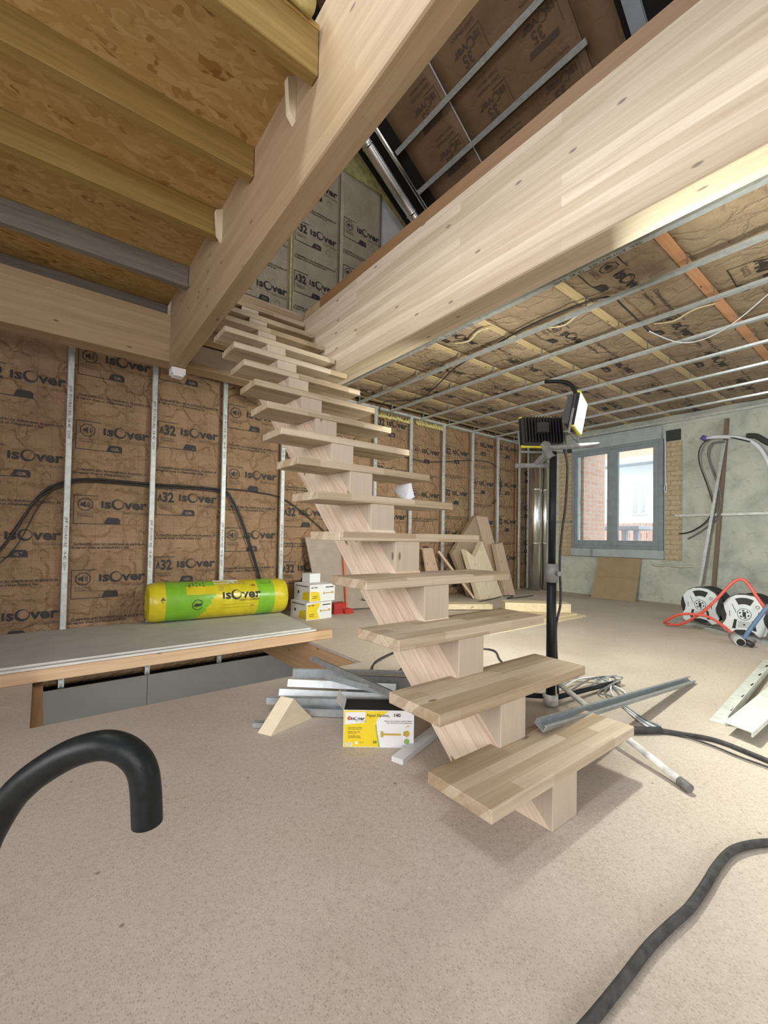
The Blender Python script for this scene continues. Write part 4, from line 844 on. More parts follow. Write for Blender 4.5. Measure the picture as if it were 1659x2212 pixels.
# ------------------------------------------------------------------ hatch in the floor, sheet, roll, boxes
for (x0, y0_, x1, y1_, z0_, mt, lb) in ((1.64, 2.30, 1.70, 4.29, -0.27, 'joist_y', 'orange joist forming the right side of the floor hatch'), (-0.04, 2.30, 0.025, 4.29, -0.27, 'joist_y', 'joist forming the left side of the floor hatch')):
    mb = MB(); mb.bbox(x0, y0_, z0_, x1, y1_, -0.024, 0.002); tag(mb.build('hatch_joist', mt), lb, 'joist')
mb = MB(); mb.bbox(-1.6, 2.96, 0.001, 1.83, 3.02, 0.070, 0.003); tag(mb.build('bridging_timber', wood('bridging_timber_wood', (0.56, 0.38, 0.23), (0.42, 0.25, 0.13), 'X', 0.3, 0, grain=0.6)), 'rough timber spanning the floor hatch under the plasterboard sheet', 'timber')
mb = MB(); mb.prism([(-1.7, 2.93, 0.073), (1.69, 2.97, 0.073), (1.87, 4.0, 0.035), (1.80, 4.18, 0.028), (-1.7, 4.22, 0.028)], (0, 0, 0.013)); mb.prism([(-1.7, 2.955, 0.0865), (1.65, 2.99, 0.0865), (1.84, 4.0, 0.0485), (1.78, 4.16, 0.0415), (-1.7, 4.2, 0.0415)], (0, 0, 0.013))
tag(mb.build('plasterboard_sheet', 'gypsum'), 'grey plasterboard sheets laid across the floor hatch, carrying the yellow roll', 'board')
for k, (a, b) in enumerate(((-3.0, 0.748), (0.752, 2.2))):
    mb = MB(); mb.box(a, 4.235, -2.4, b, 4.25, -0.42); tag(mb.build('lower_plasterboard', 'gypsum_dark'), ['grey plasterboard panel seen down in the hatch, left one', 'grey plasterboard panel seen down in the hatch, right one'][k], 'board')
mb = MB(); mb.bbox(-1.5, 4.06, -0.20, 1.63, 4.12, -0.03, 0.003); tag(mb.build('ledger_beam', 'joist_orange'), 'dark orange ledger timber along the wall under the hatch sheet', 'timber')

RA, RB, RRr = Vector((0.70, 4.045, 0.232)), Vector((1.87, 3.97, 0.228)), 0.165
rl = thing('insulation_roll', 'yellow and green plastic wrapped roll of insulation lying on the sheet', 'insulation roll', (1.28, 4.0, 0.06))
ax = (RB - RA).normalized(); LR = (RB - RA).length; e1 = ax.cross(Vector((0, 0, 1))).normalized(); e2 = e1.cross(ax)   # e1 towards viewer (-Y)
if e1.y > 0: e1 = -e1
def rollf(u, ang, dr=0.0):
    e = min(u, LR - u); rr = RRr * (1 - 0.10 * math.exp(-max(e, 0) / 0.02)) + 0.003 * noise.noise(Vector((u * 6, ang * 3, 0))) + 0.002 * noise.noise(Vector((u * 25, ang * 9, 4))) + dr
    return RA + ax * u + e1 * (rr * math.cos(ang)) + e2 * (rr * math.sin(ang))
mb = MB(); nu, na = 60, 48; P = []; F = []; MI = []
for i in range(nu + 1):
    for k in range(na): P.append(rollf(LR * i / nu, 2 * PI * k / na))
mb.v = [Vector(p) for p in P]
for i in range(nu):
    u = LR * (i + 0.5) / nu
    for k in range(na):
        a = (2 * PI * (k + 0.5) / na + PI) % (2 * PI) - PI
        green = 0.125 < u < 0.28 or 0.87 < u < 1.04 or (0.28 <= u < 0.50 and (a < 0.35 + 0 or a > 0.9) and u < 0.50 - 0.12 * max(0, (0.3 - a)) / 1.2)
        mb.f.append((i * na + k, i * na + (k + 1) % na, (i + 1) * na + (k + 1) % na, (i + 1) * na + k)); mb.mi.append(1 if green else 0); mb.sm.append(True)
pr = Print(mb, lambda u, v: rollf(u, v / RRr, 0.0025))
pr.logo(0.565, 0.018, 0.33, 2); pr.text('SAINT-GOBAIN', 0.885, -0.008, 0.026, 2, 0.004, align='R'); pr.text('GR', 0.82, 0.125, 0.03, 2, 0.02); pr.rect(0.56, -0.035, 0.86, -0.033, 3); pr.rect(0.56, -0.065, 0.86, -0.063, 3); pr.text('GR', 0.81, -0.06, 0.02, 3, 0.01)
pr.ring(0.36, -0.02, 0.045, 0.006, 2, 20, a0=0.5, a1=5.8); pr.poly([(0.325, -0.03), (0.345, -0.005), (0.375, -0.012), (0.40, -0.002), (0.388, -0.03), (0.35, -0.035)], 2)
pr.poly([(0.075, 0.03), (0.115, 0.03), (0.095, 0.06)], 3); pr.text('PE', 0.082, 0.012, 0.018, 3, 0.01)
for k in range(5): pr.rect(0.30 + 0.028 * k, 0.14 + 0.01 * (k % 2), 0.308 + 0.028 * k, 0.19 + 0.012 * (k % 3), 3)
pr.ring(0.30, 0.15, 0.008, 0.008, 3, 10)
for (a_, b_, c__, d_) in ((0.92, 0.15, 1.01, 0.155), (0.92, 0.15, 0.925, 0.20), (1.005, 0.15, 1.01, 0.2)): pr.rect(a_, b_, c__, d_, 3)
pr2 = Print(mb, lambda u, v: rollf(u, v / RRr, 0.0025))
vs, fs = glyphs('ver', 0.11, 0.018, 0, 2, 1.2); vs = [(x, -y) for x, y in vs]; pr2.shape(vs, [f_[::-1] for f_ in fs], 4, 0.62, 0.20)
vs, fs = glyphs('s', 0.11, 0.018, 0, 2, 1.2); vs = [(x, -y) for x, y in vs]; pr2.shape(vs, [f_[::-1] for f_ in fs], 4, 0.53, 0.14); pr2.ring(0.60, 0.115, 0.035, 0.006, 4, 18)
pr2.rect(0.50, 0.17, 0.72, 0.235, 5)
mb.build('wrapping', ['yellow_film', 'green_film', 'ink', 'ink_soft', 'gold', 'paper'], rl)
for s_, (u, sg) in enumerate(((0.0, -1), (LR, 1))):
    mb = MB(); rings = []
    for j in range(6):
        rr = (RRr * 0.905) * (1 - j / 6.0)
        for k in range(na):
            a = 2 * PI * k / na; dz = sg * (0.012 * math.sin(j * 1.1) + 0.008 * noise.noise(Vector((rr * 30, a * 3, s_ * 5))) * (1 if j else 0))
            mb.v.append(RA + ax * (u + dz) + e1 * (rr * math.cos(a)) + e2 * (rr * math.sin(a)))
    for j in range(5):
        for k in range(na): mb.f.append((j * na + k, j * na + (k + 1) % na, (j + 1) * na + (k + 1) % na, (j + 1) * na + k)); mb.mi.append(0); mb.sm.append(True)
    mb.f.append(tuple(5 * na + k for k in range(na))); mb.mi.append(0); mb.sm.append(True)
    mb.build('gathered_end', 'yellow_film', rl)

def small_box(name, p, w_, dpt, h, rz, label, style, group):
    root = thing(name, label, 'box', p, group); mb = MB(); c_, s__ = math.cos(rz), math.sin(rz); dx = Vector((c_, s__, 0)); dy = Vector((-s__, c_, 0)); q = Vector(p) - dx * w_ / 2 - dy * dpt / 2
    mb.prism([q, q + dx * w_, q + dx * w_ + dy * dpt, q + dy * dpt], (0, 0, h))
    if style:
        pr = Print(mb, lambda u, v: q + dx * u + Vector((0, 0, v)) - dy * 0.001)
        pr.poly([(w_ * 0.03, h * 0.04), (w_ * 0.42, h * 0.04), (w_ * 0.36, h * 0.55), (w_ * 0.03, h * 0.62)] if style == 1 else [(w_ * 0.02, h * 0.04), (w_ * 0.5, h * 0.04), (w_ * 0.4, h * 0.5), (w_ * 0.55, h * 0.95), (w_ * 0.3, h * 0.95), (w_ * 0.02, h * 0.85)], 1)
        pr.fn = lambda u, v: q + dx * u + Vector((0, 0, v)) - dy * 0.0016
        pr.logo(w_ * 0.05, h * 0.8, w_ * 0.25, 2); pr.rect(w_ * 0.55, h * 0.45, w_ * 0.85, h * 0.5, 3); pr.rect(w_ * 0.53, h * 0.4, w_ * 0.57, h * 0.56, 3); pr.ring(w_ * 0.9, h * 0.5, h * 0.08, h * 0.08, 3, 12); pr.rect(w_ * 0.62, h * 0.8, w_ * 0.95, h * 0.86, 2); pr.rect(w_ * 0.1, h * 0.3, w_ * 0.3, h * 0.33, 2); pr.rect(w_ * 0.1, h * 0.2, w_ * 0.28, h * 0.23, 2)
        pr.fn = lambda u, v: q + dy * u + Vector((0, 0, v)) - dx * 0.001
        pr.poly([(0.01, 0.01), (dpt * 0.5, 0.01), (dpt * 0.4, h * 0.5), (0.01, h * 0.6)], 1)
        pr.fn = lambda u, v: q + dy * (dpt - u) + Vector((0, 0, v)) - dx * 0.0016
        pr.rect(dpt * 0.1, h * 0.85, dpt * 0.9, h * 0.9, 2); pr.ring(dpt * 0.3, h * 0.5, h * 0.1, h * 0.1, 2, 10)
    mb.build('box_body', ['carton_white', 'carton_yellow', 'ink', 'gold'], root)
    lid = MB(); z = Vector((0, 0, h + 0.0008)); lid.prism([q + z, q + dx * w_ + z, q + dx * w_ + dy * dpt * 0.49 + z, q + dy * dpt * 0.49 + z], (0, 0, 0.001)); lid.prism([q + dy * dpt * 0.51 + z, q + dx * w_ + dy * dpt * 0.51 + z, q + dx * w_ + dy * dpt + z, q + dy * dpt + z], (0, 0, 0.001)); lid.build('lid_flaps', 'carton_white', root)
grp = 'small fixings boxes stacked by the wall'
small_box('fixing_box', (2.14, 3.88, 0.0), 0.29, 0.3, 0.165, 0.06, 'lower yellow and white fixings box of the stack by the wall', 2, grp)
small_box('fixing_box', (2.18, 3.89, 0.170), 0.29, 0.3, 0.165, 0.05, 'upper yellow and white fixings box of the stack by the wall', 1, grp)
small_box('white_box', (2.18, 3.96, 0.340), 0.13, 0.13, 0.09, 0.12, 'little plain white box on top of the fixings boxes', 0, grp)
mb = MB(); mb.prism([(2.40, 3.86, 0), (2.55, 3.86, 0), (2.57, 3.98, 0), (2.41, 3.98, 0)], (0.0, 0.0, 0.11)); mb.prism([(2.52, 3.82, 0), (2.62, 3.82, 0), (2.60, 3.9, 0), (2.5, 3.9, 0)], (-0.01, 0, 0.05)); tag(mb.build('red_crate', 'red_box'), 'small red plastic box beside the stacked fixings boxes', 'box')

mb = MB(); mb.prism([(2.33, 4.02, 0.0), (3.0, 4.02, 0.0), (2.93, 4.225, 0.82), (2.24, 4.225, 0.80)], (0, 0.018, 0.003)); tag(mb.build('leaning_board', 'mdf'), 'grey brown board leaning on the insulated wall behind the stairs', 'board')
cable('orange_conduit', [(2.82, 4.19, 0.75), (2.74, 4.17, 0.76), (2.69, 4.15, 0.70), (2.67, 4.10, 0.5), (2.66, 4.05, 0.3), (2.64, 3.99, 0.02)], 0.011, 'orange', 'orange conduit hanging in front of the leaning grey board', 'conduit')
mb = MB(); mb.beam((3.03, 4.15, 0.36), (3.12, 4.0, 0.012), 0.04, 0.02); tag(mb.build('wood_lath', 'timber_pink'), 'short wooden lath leaning beside the grey board', 'lath')
cable('floor_wire', [(2.7, 4.0, 0.01), (2.9, 3.9, 0.02), (3.2, 3.95, 0.02), (3.5, 4.05, 0.02), (3.3, 4.1, 0.05), (2.95, 4.05, 0.08), (2.85, 4.0, 0.12)], 0.005, 'black', 'tangled black wire on the floor by the wooden lath', 'wire')

# leaning offcuts in the middle distance
def lean(poly, ybase, ytop, th, label, m_, ztop, name='leaning_offcut', cat='offcut'):
    f_ = lambda x, z: Vector((x, ybase + (ytop - ybase) * max(0, z) / ztop, max(z, 0.0)))
    mb = MB(); mb.prism([f_(x, z) for x, z in poly], (0, th, 0)); return tag(mb.build(name, m_), label, cat)
lean([(4.41, 0.62), (4.98, 1.15), (5.08, 0.55), (5.12, 0.0), (4.68, 0.0)], 3.98, 4.17, 0.06, 'pointed grey brown board leaning behind the notched timber', 'timber_brown', 1.15)
lean([(4.50, 0.67), (4.68, 0.56), (4.89, 0.78), (5.14, 0.0), (4.64, 0.0)], 3.78, 3.96, 0.08, 'pale timber offcut with a V notch at its top, leaning', 'timber_z', 0.8)
lean([(5.02, 1.15), (5.28, 1.15), (5.42, 0.5), (5.56, 0.0), (5.28, 0.0)], 3.97, 4.18, 0.05, 'tall brown board leaning right of the notched timber', 'timber_pink', 1.15)
lean([(5.19, 0.74), (5.37, 0.77), (5.52, 0.0), (5.27, 0.0)], 3.84, 3.97, 0.07, 'shorter pale board leaning in front of the tall brown board', 'timber_pink', 0.8)
lean([(3.93, 0.68), (4.10, 0.68), (4.20, 0.0), (3.93, 0.0)], 3.98, 4.18, 0.03, 'brown board leaning on the wall left of the narrow stick', 'timber_pink', 0.8)
mb = MB(); mb.beam((4.21, 4.15, 0.64), (4.60, 3.85, 0.012), 0.05, 0.03); tag(mb.build('wood_lath', 'timber_pink'), 'narrow wooden stick leaning left of the notched timber', 'lath')
cable('floor_wire', [(3.9, 3.7, 0.008), (4.3, 3.62, 0.008), (4.8, 3.7, 0.008), (5.2, 3.8, 0.008), (5.3, 3.72, 0.008), (5.0, 3.6, 0.008), (5.6, 3.6, 0.008)], 0.006, 'black', 'black wire on the floor in front of the leaning offcuts', 'wire')
mb = MB()
mb.prism([(3.0, 2.33, 0.0), (4.56, 2.30, 0.0), (4.70, 2.85, 0.0), (3.1, 2.9, 0.0)], (0, 0, 0.018)); tag(mb.build('floor_sheet', 'timber'), 'lower thin pale sheet lying on the floor right of the stairs', 'board')
mb = MB(); mb.prism([(3.15, 2.38, 0.0195), (4.48, 2.35, 0.0195), (4.60, 2.88, 0.0195), (3.2, 2.92, 0.0195)], (0, 0, 0.018)); tag(mb.build('floor_sheet', 'timber'), 'upper thin pale sheet on top of the lower one, right of the stairs', 'board')
mb = MB(); mb.beam((4.02, 2.95, 0.085), (4.52, 2.48, 0.085), 0.22, 0.09); 
tag(mb.build('timber_plank', 'timber'), 'thick pale timber plank lying on the thin sheets', 'timber')
mb = MB(); mb.beam((3.55, 3.55, 0.04), (4.1, 3.2, 0.04), 0.2, 0.06); tag(mb.build('timber_plank', 'timber'), 'low pale offcut on the floor behind the tread, left of the thick plank', 'timber')

# cardboard against the window wall
mb = MB(); mb.prism([(6.28, 2.49, 0.0), (6.28, 3.09, 0.0), (6.49, 3.08, 0.58), (6.49, 2.50, 0.575)], (0.008, 0, 0.004)); mb.beam((6.383, 2.5, 0.302), (6.383, 3.08, 0.302), 0.004, 0.004); tag(mb.build('cardboard_sheet', 'cardboard'), 'brown cardboard sheet leaning under the window', 'cardboard')

# window wall bits
mb = MB(); mb.box(6.49, 0.3, 1.145, 6.548, 2.10, 1.175); mb.box(6.485, 0.95, 1.15, 6.49, 1.5, 1.17, 0)
tag(mb.build('wall_rail', 'steel_stud'), 'pale horizontal metal rail on the plaster wall right of the window', 'metal rail')
mb = MB(); mb.box(6.485, 3.52, 1.10, 6.548, 3.95, 1.125); tag(mb.build('wall_rail', 'steel_dark'), 'short horizontal metal rail left of the window', 'metal rail')
mb = MB(); mb.beam((6.515, 1.55, 2.33), (6.50, 1.685, 0.2), 0.042, 0.035, up=(1, 0, 0)); tag(mb.build('copper_pipe', wood('rusty_pipe', (0.20, 0.14, 0.10), (0.12, 0.08, 0.06), 'Z', 0, 0)), 'dark brown upright batten on the plaster wall behind the cables', 'batten')
mb = MB(); mb.beam((6.46, 1.56, 2.05), (6.35, 1.82, 0.0), 0.03, 0.025, up=(1, 0, 0)); tag(mb.build('leaning_profile', 'steel'), 'grey metal profile leaning on the plaster wall beside the brown batten', 'metal profile')
cable('conduit_loop', [(6.40, 1.74, 2.09), (6.38, 1.68, 2.10), (6.38, 1.58, 2.09), (6.38, 1.41, 2.05), (6.4, 1.27, 1.96), (6.42, 1.18, 1.80), (6.44, 1.13, 1.6)], 0.022, 'paper', 'thick white conduit curving over the plaster wall', 'conduit')
mb = MB(); mb.tube([(6.40, 1.73, 2.085), (6.37, 1.77, 2.12)], 0.03, 10); tag(mb.build('conduit_plug', 'purple'), 'violet plug on the end of the white conduit', 'plug')
cable('wall_cable', [(6.36, 1.30, 1.98), (6.37, 1.55, 2.09), (6.38, 1.70, 2.08), (6.38, 1.79, 1.98), (6.40, 1.80, 1.80), (6.42, 1.72, 1.50), (6.43, 1.67, 1.25), (6.45, 1.74, 1.08), (6.48, 1.88, 0.97), (6.5, 1.99, 0.93), (6.53, 2.06, 0.93)], 0.008, 'black', 'black cable looping from the white conduit down to the brick reveal', 'cable')
cable('wall_cable', [(6.42, 1.55, 2.03), (6.42, 1.68, 2.03), (6.43, 1.72, 1.9), (6.45, 1.68, 1.7), (6.46, 1.62, 1.5), (6.47, 1.60, 1.3), (6.48, 1.66, 1.1), (6.5, 1.82, 0.95), (6.53, 1.96, 0.86)], 0.010, 'dusty_tube', 'grey cable looping beside the leaning profile to the brick reveal', 'cable')
mb = MB()
mb.tube(smooth_path([(6.55, 1.37, 2.09), (6.55, 1.28, 2.07), (6.55, 1.18, 1.98), (6.55, 1.0, 1.85)], 4), 0.032, 8); tag(mb.build('wall_chase', 'groove'), 'dark chase cut in the plaster wall at the upper right', 'chase')
mb = MB(); mb.box(6.535, 2.045, 2.16, 6.556, 2.215, 2.305); tag(mb.build('wall_recess', 'groove'), 'dark square recess in the wall at the upper right of the window', 'recess')
mb = MB(); mb.box(6.535, 3.53, 2.19, 6.556, 3.64, 2.33); tag(mb.build('wall_recess', 'groove'), 'dark recess at the upper left of the window, behind the lamp', 'recess')
cable('shutter_wire', [(6.50, 2.215, 2.27), (6.49, 2.205, 2.1), (6.49, 2.205, 1.8), (6.49, 2.20, 1.62), (6.48, 2.215, 1.52), (6.49, 2.2, 1.47), (6.48, 2.185, 1.55), (6.49, 2.20, 1.62)], 0.006, 'paper', 'white shutter cable dangling beside the right window jamb', 'wire')

# ducts in the corner
dk = thing('corner_duct', 'large shiny steel duct standing in the corner', 'duct', (6.30, 4.02, 0), 'shiny ducts in the corner')
mb = MB(); mb.tube([(6.30, 4.02, 0.0), (6.30, 4.02, 2.46)], 0.095, 28); mb.build('duct_tube', 'duct', dk)
for z in (0.75, 1.62): MB().tube([(6.30, 4.02, z), (6.30, 4.02, z + 0.03)], 0.101, 28).build('clamp_band', 'duct', dk)
dk = thing('corner_duct', 'thinner shiny steel duct standing right of the large one', 'duct', (6.44, 3.93, 0), 'shiny ducts in the corner')
mb = MB(); mb.tube([(6.44, 3.93, 0.0), (6.44, 3.93, 2.46)], 0.045, 20); mb.build('duct_tube', 'duct', dk)
for z in (0.75, 1.62): MB().tube([(6.44, 3.93, z), (6.44, 3.93, z + 0.03)], 0.05, 20).build('clamp_band', 'duct', dk)

# ------------------------------------------------------------------ work light stand
PX, PY = 1.955, 1.155
WS = thing('work_light_stand', 'tripod stand with dusty tubes carrying the lit work light', 'tripod stand', (PX, PY, 0))
MB().tube([(PX, PY, 0.03), (PX, PY, 0.66)], 0.0225, 16).build('lower_tube', 'black_metal', WS)
MB().tube([(PX, PY, 0.66), (PX + 0.012, PY + 0.004, 1.24)], 0.0175, 16).build('upper_tube', 'black_metal', WS)
mb = MB(); mb.tube([(PX, PY, 0.60), (PX, PY, 0.69)], 0.03, 12); mb.tube([(PX, PY - 0.03, 0.645), (PX - 0.02, PY - 0.055, 0.645)], 0.012, 8); mb.build('clamp_collar', 'dusty_tube', WS)
mb = MB(); mb.tube([(PX, PY, 0.012), (PX, PY, 0.06)], 0.035, 12); mb.build('hub', 'white_dust', WS)
def foot(p0, p1, m_, r=0.016):
    mb = MB(); mb.tube([p0, p1], r, 12); lg = mb.build('leg', m_, WS)
    dd = (Vector(p1) - Vector(p0)).normalized(); mb = MB(); mb.tube([Vector(p1) - dd * 0.035, Vector(p1) + dd * 0.005], r * 1.18, 12); mb.build('foot_cap', 'dusty_tube', lg)
foot((PX + 0.005, PY - 0.015, 0.13), (1.65, 0.492, 0.016), 'white_dust', 0.0125)
foot((PX - 0.02, PY + 0.03, 0.045), (1.62, 1.60, 0.020), 'black_metal', 0.012)
foot((PX + 0.02, PY - 0.02, 0.045), (2.55, 1.10, 0.020), 'black_metal', 0.012)
b1 = MB(); b1.tube([(PX + 0.0, PY + 0.035, 1.262), (2.17, 1.035, 1.285)], 0.0125, 12); b1.build('crossbar', 'dusty_tube', WS)
b2 = MB(); b2.tube([(1.90, 1.33, 1.185), (2.06, 1.21, 1.19)], 0.0125, 12); b2.build('crossbar', 'dusty_tube', WS)
mb = MB(); mb.beam((1.99, 1.27, 1.19), (PX + .02, PY + .02, 1.25), 0.035, 0.02); mb.beam((PX, PY, 1.21), (PX + 0.01, PY + 0.05, 1.29), 0.035, 0.03); mb.build('mounting_bracket', 'dusty_tube', WS)
def head(center, phi, tilt, label, lit_front, group='pair of flood lights on the tripod', k_=1.0):
    c0 = Vector(center); root = thing('work_light', label, 'work light', c0 - Vector((0, 0, 0.13)), group)
    n = Vector((math.cos(phi) * math.cos(tilt), math.sin(phi) * math.cos(tilt), -math.sin(tilt))); s_ = n.cross(Vector((0, 0, 1))).normalized(); u_ = s_.cross(n).normalized()
    M_ = Matrix(((s_.x, n.x, u_.x, c0.x), (s_.y, n.y, u_.y, c0.y), (s_.z, n.z, u_.z, c0.z), (0, 0, 0, 1)))   # local x side, y out, z up
    M_ = M_ @ Matrix.Diagonal((k_, k_, k_, 1))
    mb = MB(); mb.bbox(-0.14, -0.02, -0.105, 0.14, 0.02, 0.105, 0.01)
    for k in range(13): mb.box(-0.125 + 0.0205 * k, -0.055, -0.09, -0.121 + 0.0205 * k, -0.02, 0.09)
    mb.build('housing', 'black', root, xf=M_)
    mb = MB(); mb.box(-0.06, -0.085, -0.04, 0.02, -0.055, 0.03); mb.build('driver_box', 'black', root, xf=M_)
    mb = MB()
    for qi, q in enumerate(((-0.148, 0.0, -0.113, 0.148, 0.021, -0.100), (-0.148, 0.0, 0.100, 0.148, 0.021, 0.113), (-0.148, 0.0, -0.10, -0.135, 0.021, 0.10), (0.135, 0.0, -0.10, 0.148, 0.021, 0.10))): mb.bbox(*q, 0.003, 1 if qi < 2 else 0)
    mb.build('bezel', ['black_metal' , 'yellow'], root, xf=M_)
    mb = MB(); mb.box(-0.134, 0.0205, -0.099, 0.134, 0.0235, 0.099); mb.build('led_panel', 'led', root, xf=M_)
    mb = MB(); mb.tube([(-0.16, 0, 0.0), (-0.16, 0, -0.15), (0.16, 0, -0.15), (0.16, 0, 0.0)], 0.008, 8, smooth=False); mb.build('swivel_bracket', 'dusty_tube', root, xf=M_)
    mb = MB(); mb.tube(smooth_path([(0.0, -0.02, 0.10), (0.0, -0.05, 0.16), (0.0, -0.09, 0.20), (0.0, -0.15, 0.215), (0.0, -0.25, 0.215)], 4), 0.0125, 10); 
    if lit_front: mb.build('carry_handle', 'black_metal', root, xf=M_)
    return root, M_, n
r1, M1, n1 = head((2.088, 1.10, 1.437), R_(-71), R_(10), 'lit work light facing the front of the room, edge on to the camera', True, k_=0.76)
r2, M2, n2 = head((2.09, 1.30, 1.385), R_(52), R_(12), 'work light seen from its black finned back, left of the lit one', False, k_=0.78)
def head_lamp(M_, power, nm):
    l = bpy.data.lights.new(nm, 'AREA'); l.shape = 'RECTANGLE'; l.size = 0.26; l.size_y = 0.19; l.energy = power; l.color = (0.99, 1.0, 0.86); l.spread = R_(170)
    o = bpy.data.objects.new(nm, l); COL.objects.link(o); z = -(M_.to_3x3() @ Vector((0, 1, 0))); x = M_.to_3x3() @ Vector((1, 0, 0)); y = z.cross(x)
    o.matrix_world = Matrix(((x.x, y.x, z.x, 0), (x.y, y.y, z.y, 0), (x.z, y.z, z.z, 0), (0, 0, 0, 1))); o.location = M_ @ Vector((0, 0.03, 0))
head_lamp(M1, 84, 'work_light_beam_front'); head_lamp(M2, 62, 'work_light_beam_back')
cable('lamp_cord', [(2.06, 1.17, 1.30), (2.10, 1.16, 1.2), (2.09, 1.16, 1.0), (2.04, 1.15, 0.85), (2.02, 1.15, 0.7), (2.03, 1.15, 0.5), (1.99, 1.15, 0.38), (2.0, 1.15, 0.2), (2.03, 1.16, 0.05), (2.1, 1.2, 0.01)], 0.006, 'rubber', 'dark power cord hanging down beside the tripod pole', 'cable')

# cords on the floor around the tripod
rnd = random.Random(3)
for k in range(5):
    pts = [(2.12 + 0.03 * k, 1.32 - 0.04 * k, 0.006), (2.30 + 0.05 * k, 1.34 - 0.05 * k, 0.012 + 0.008 * k), (2.48 + 0.02 * k, 1.20 - 0.03 * k, 0.02 + 0.006 * k), (2.44 - 0.03 * k, 1.02 + 0.02 * k, 0.01), (2.25, 0.95 + 0.01 * k, 0.007 + 0.006 * k), (2.12 + 0.01 * k, 0.83, 0.007), (2.05 + 0.02 * k, 0.74, 0.007)]
    cable('coiled_cord', pts, 0.0045, ['paper', 'steel_dark', 'paper', 'dusty_tube', 'steel_dark'][k], 'thin cord in the tangle on the floor right of the tripod foot', 'cord', group='tangled thin cords by the tripod')
cable('extension_cord', [(1.88, 0.88, 0.010), (1.99, 0.80, 0.010), (2.05, 0.74, 0.012), (2.10, 0.66, 0.010), (2.15, 0.55, 0.010), (2.12, 0.42, 0.010), (2.10, 0.36, 0.010), (2.08, 0.26, 0.010)], 0.009, 'rubber', 'dark extension cord running from the stairs to the right photo edge', 'cord')
cable('extension_cord', [(1.85, 0.85, 0.008), (1.98, 0.76, 0.008), (2.08, 0.68, 0.008), (2.09, 0.56, 0.008), (2.06, 0.44, 0.008), (2.05, 0.3, 0.008)], 0.004, 'rubber', 'thinner dark cord beside the extension cord', 'cord')
mb = MB(); mb.tube([(1.93, 0.80, 0.016), (2.06, 0.715, 0.016)], 0.014, 8); tag(mb.build('cord_plug', 'rubber'), 'dark plug joining the cords right of the lowest tread', 'plug')

# heavy black cable in the foreground
cable('rubber_hose', [(0.66, 0.36, 0.012), (0.74, 0.355, 0.012), (0.84, 0.352, 0.012), (0.95, 0.35, 0.012), (1.04, 0.342, 0.012), (1.12, 0.333, 0.012), (1.22, 0.332, 0.012), (1.32, 0.334, 0.012), (1.41, 0.328, 0.012), (1.48, 0.305, 0.012), (1.54, 0.27, 0.012), (1.60, 0.22, 0.012)], 0.0098, 'rubber', 'thick black rubber cable crossing the floor at the bottom right', sub=8, n=12)

# second lamp stand next to the camera: only its curved handle is in view
hd = [(-0.125, 0.625, 0.0), (-0.115, 0.62, 0.2), (-0.075, 0.60, 0.40), (-0.0446, 0.5792, 0.4695), (-0.0332, 0.5692, 0.5056), (-0.0189, 0.5571, 0.5383), (-0.0081, 0.5481, 0.5546), (0.0056, 0.5369, 0.5693), (0.0277, 0.519, 0.5864), (0.0497, 0.5014, 0.5949), (0.0656, 0.4889, 0.5926), (0.0768, 0.4804, 0.5829), (0.0828, 0.476, 0.57), (0.0854, 0.4745, 0.5521), (0.0865, 0.4741, 0.5351), (0.0873, 0.4739, 0.5203)]
mb = MB(); mb.tube(smooth_path(hd, 6), 0.0138, 20); c_ = Vector((0.0805, 0.4635, 0.5795)); mb.tube([c_, c_ + Vector((-0.0004, -0.0022, 0.0008))], 0.0019, 10, 1)
tag(mb.build('curved_tube', ['black_metal', 'dark']), 'black bent metal tube curving down in the left foreground', 'tube')

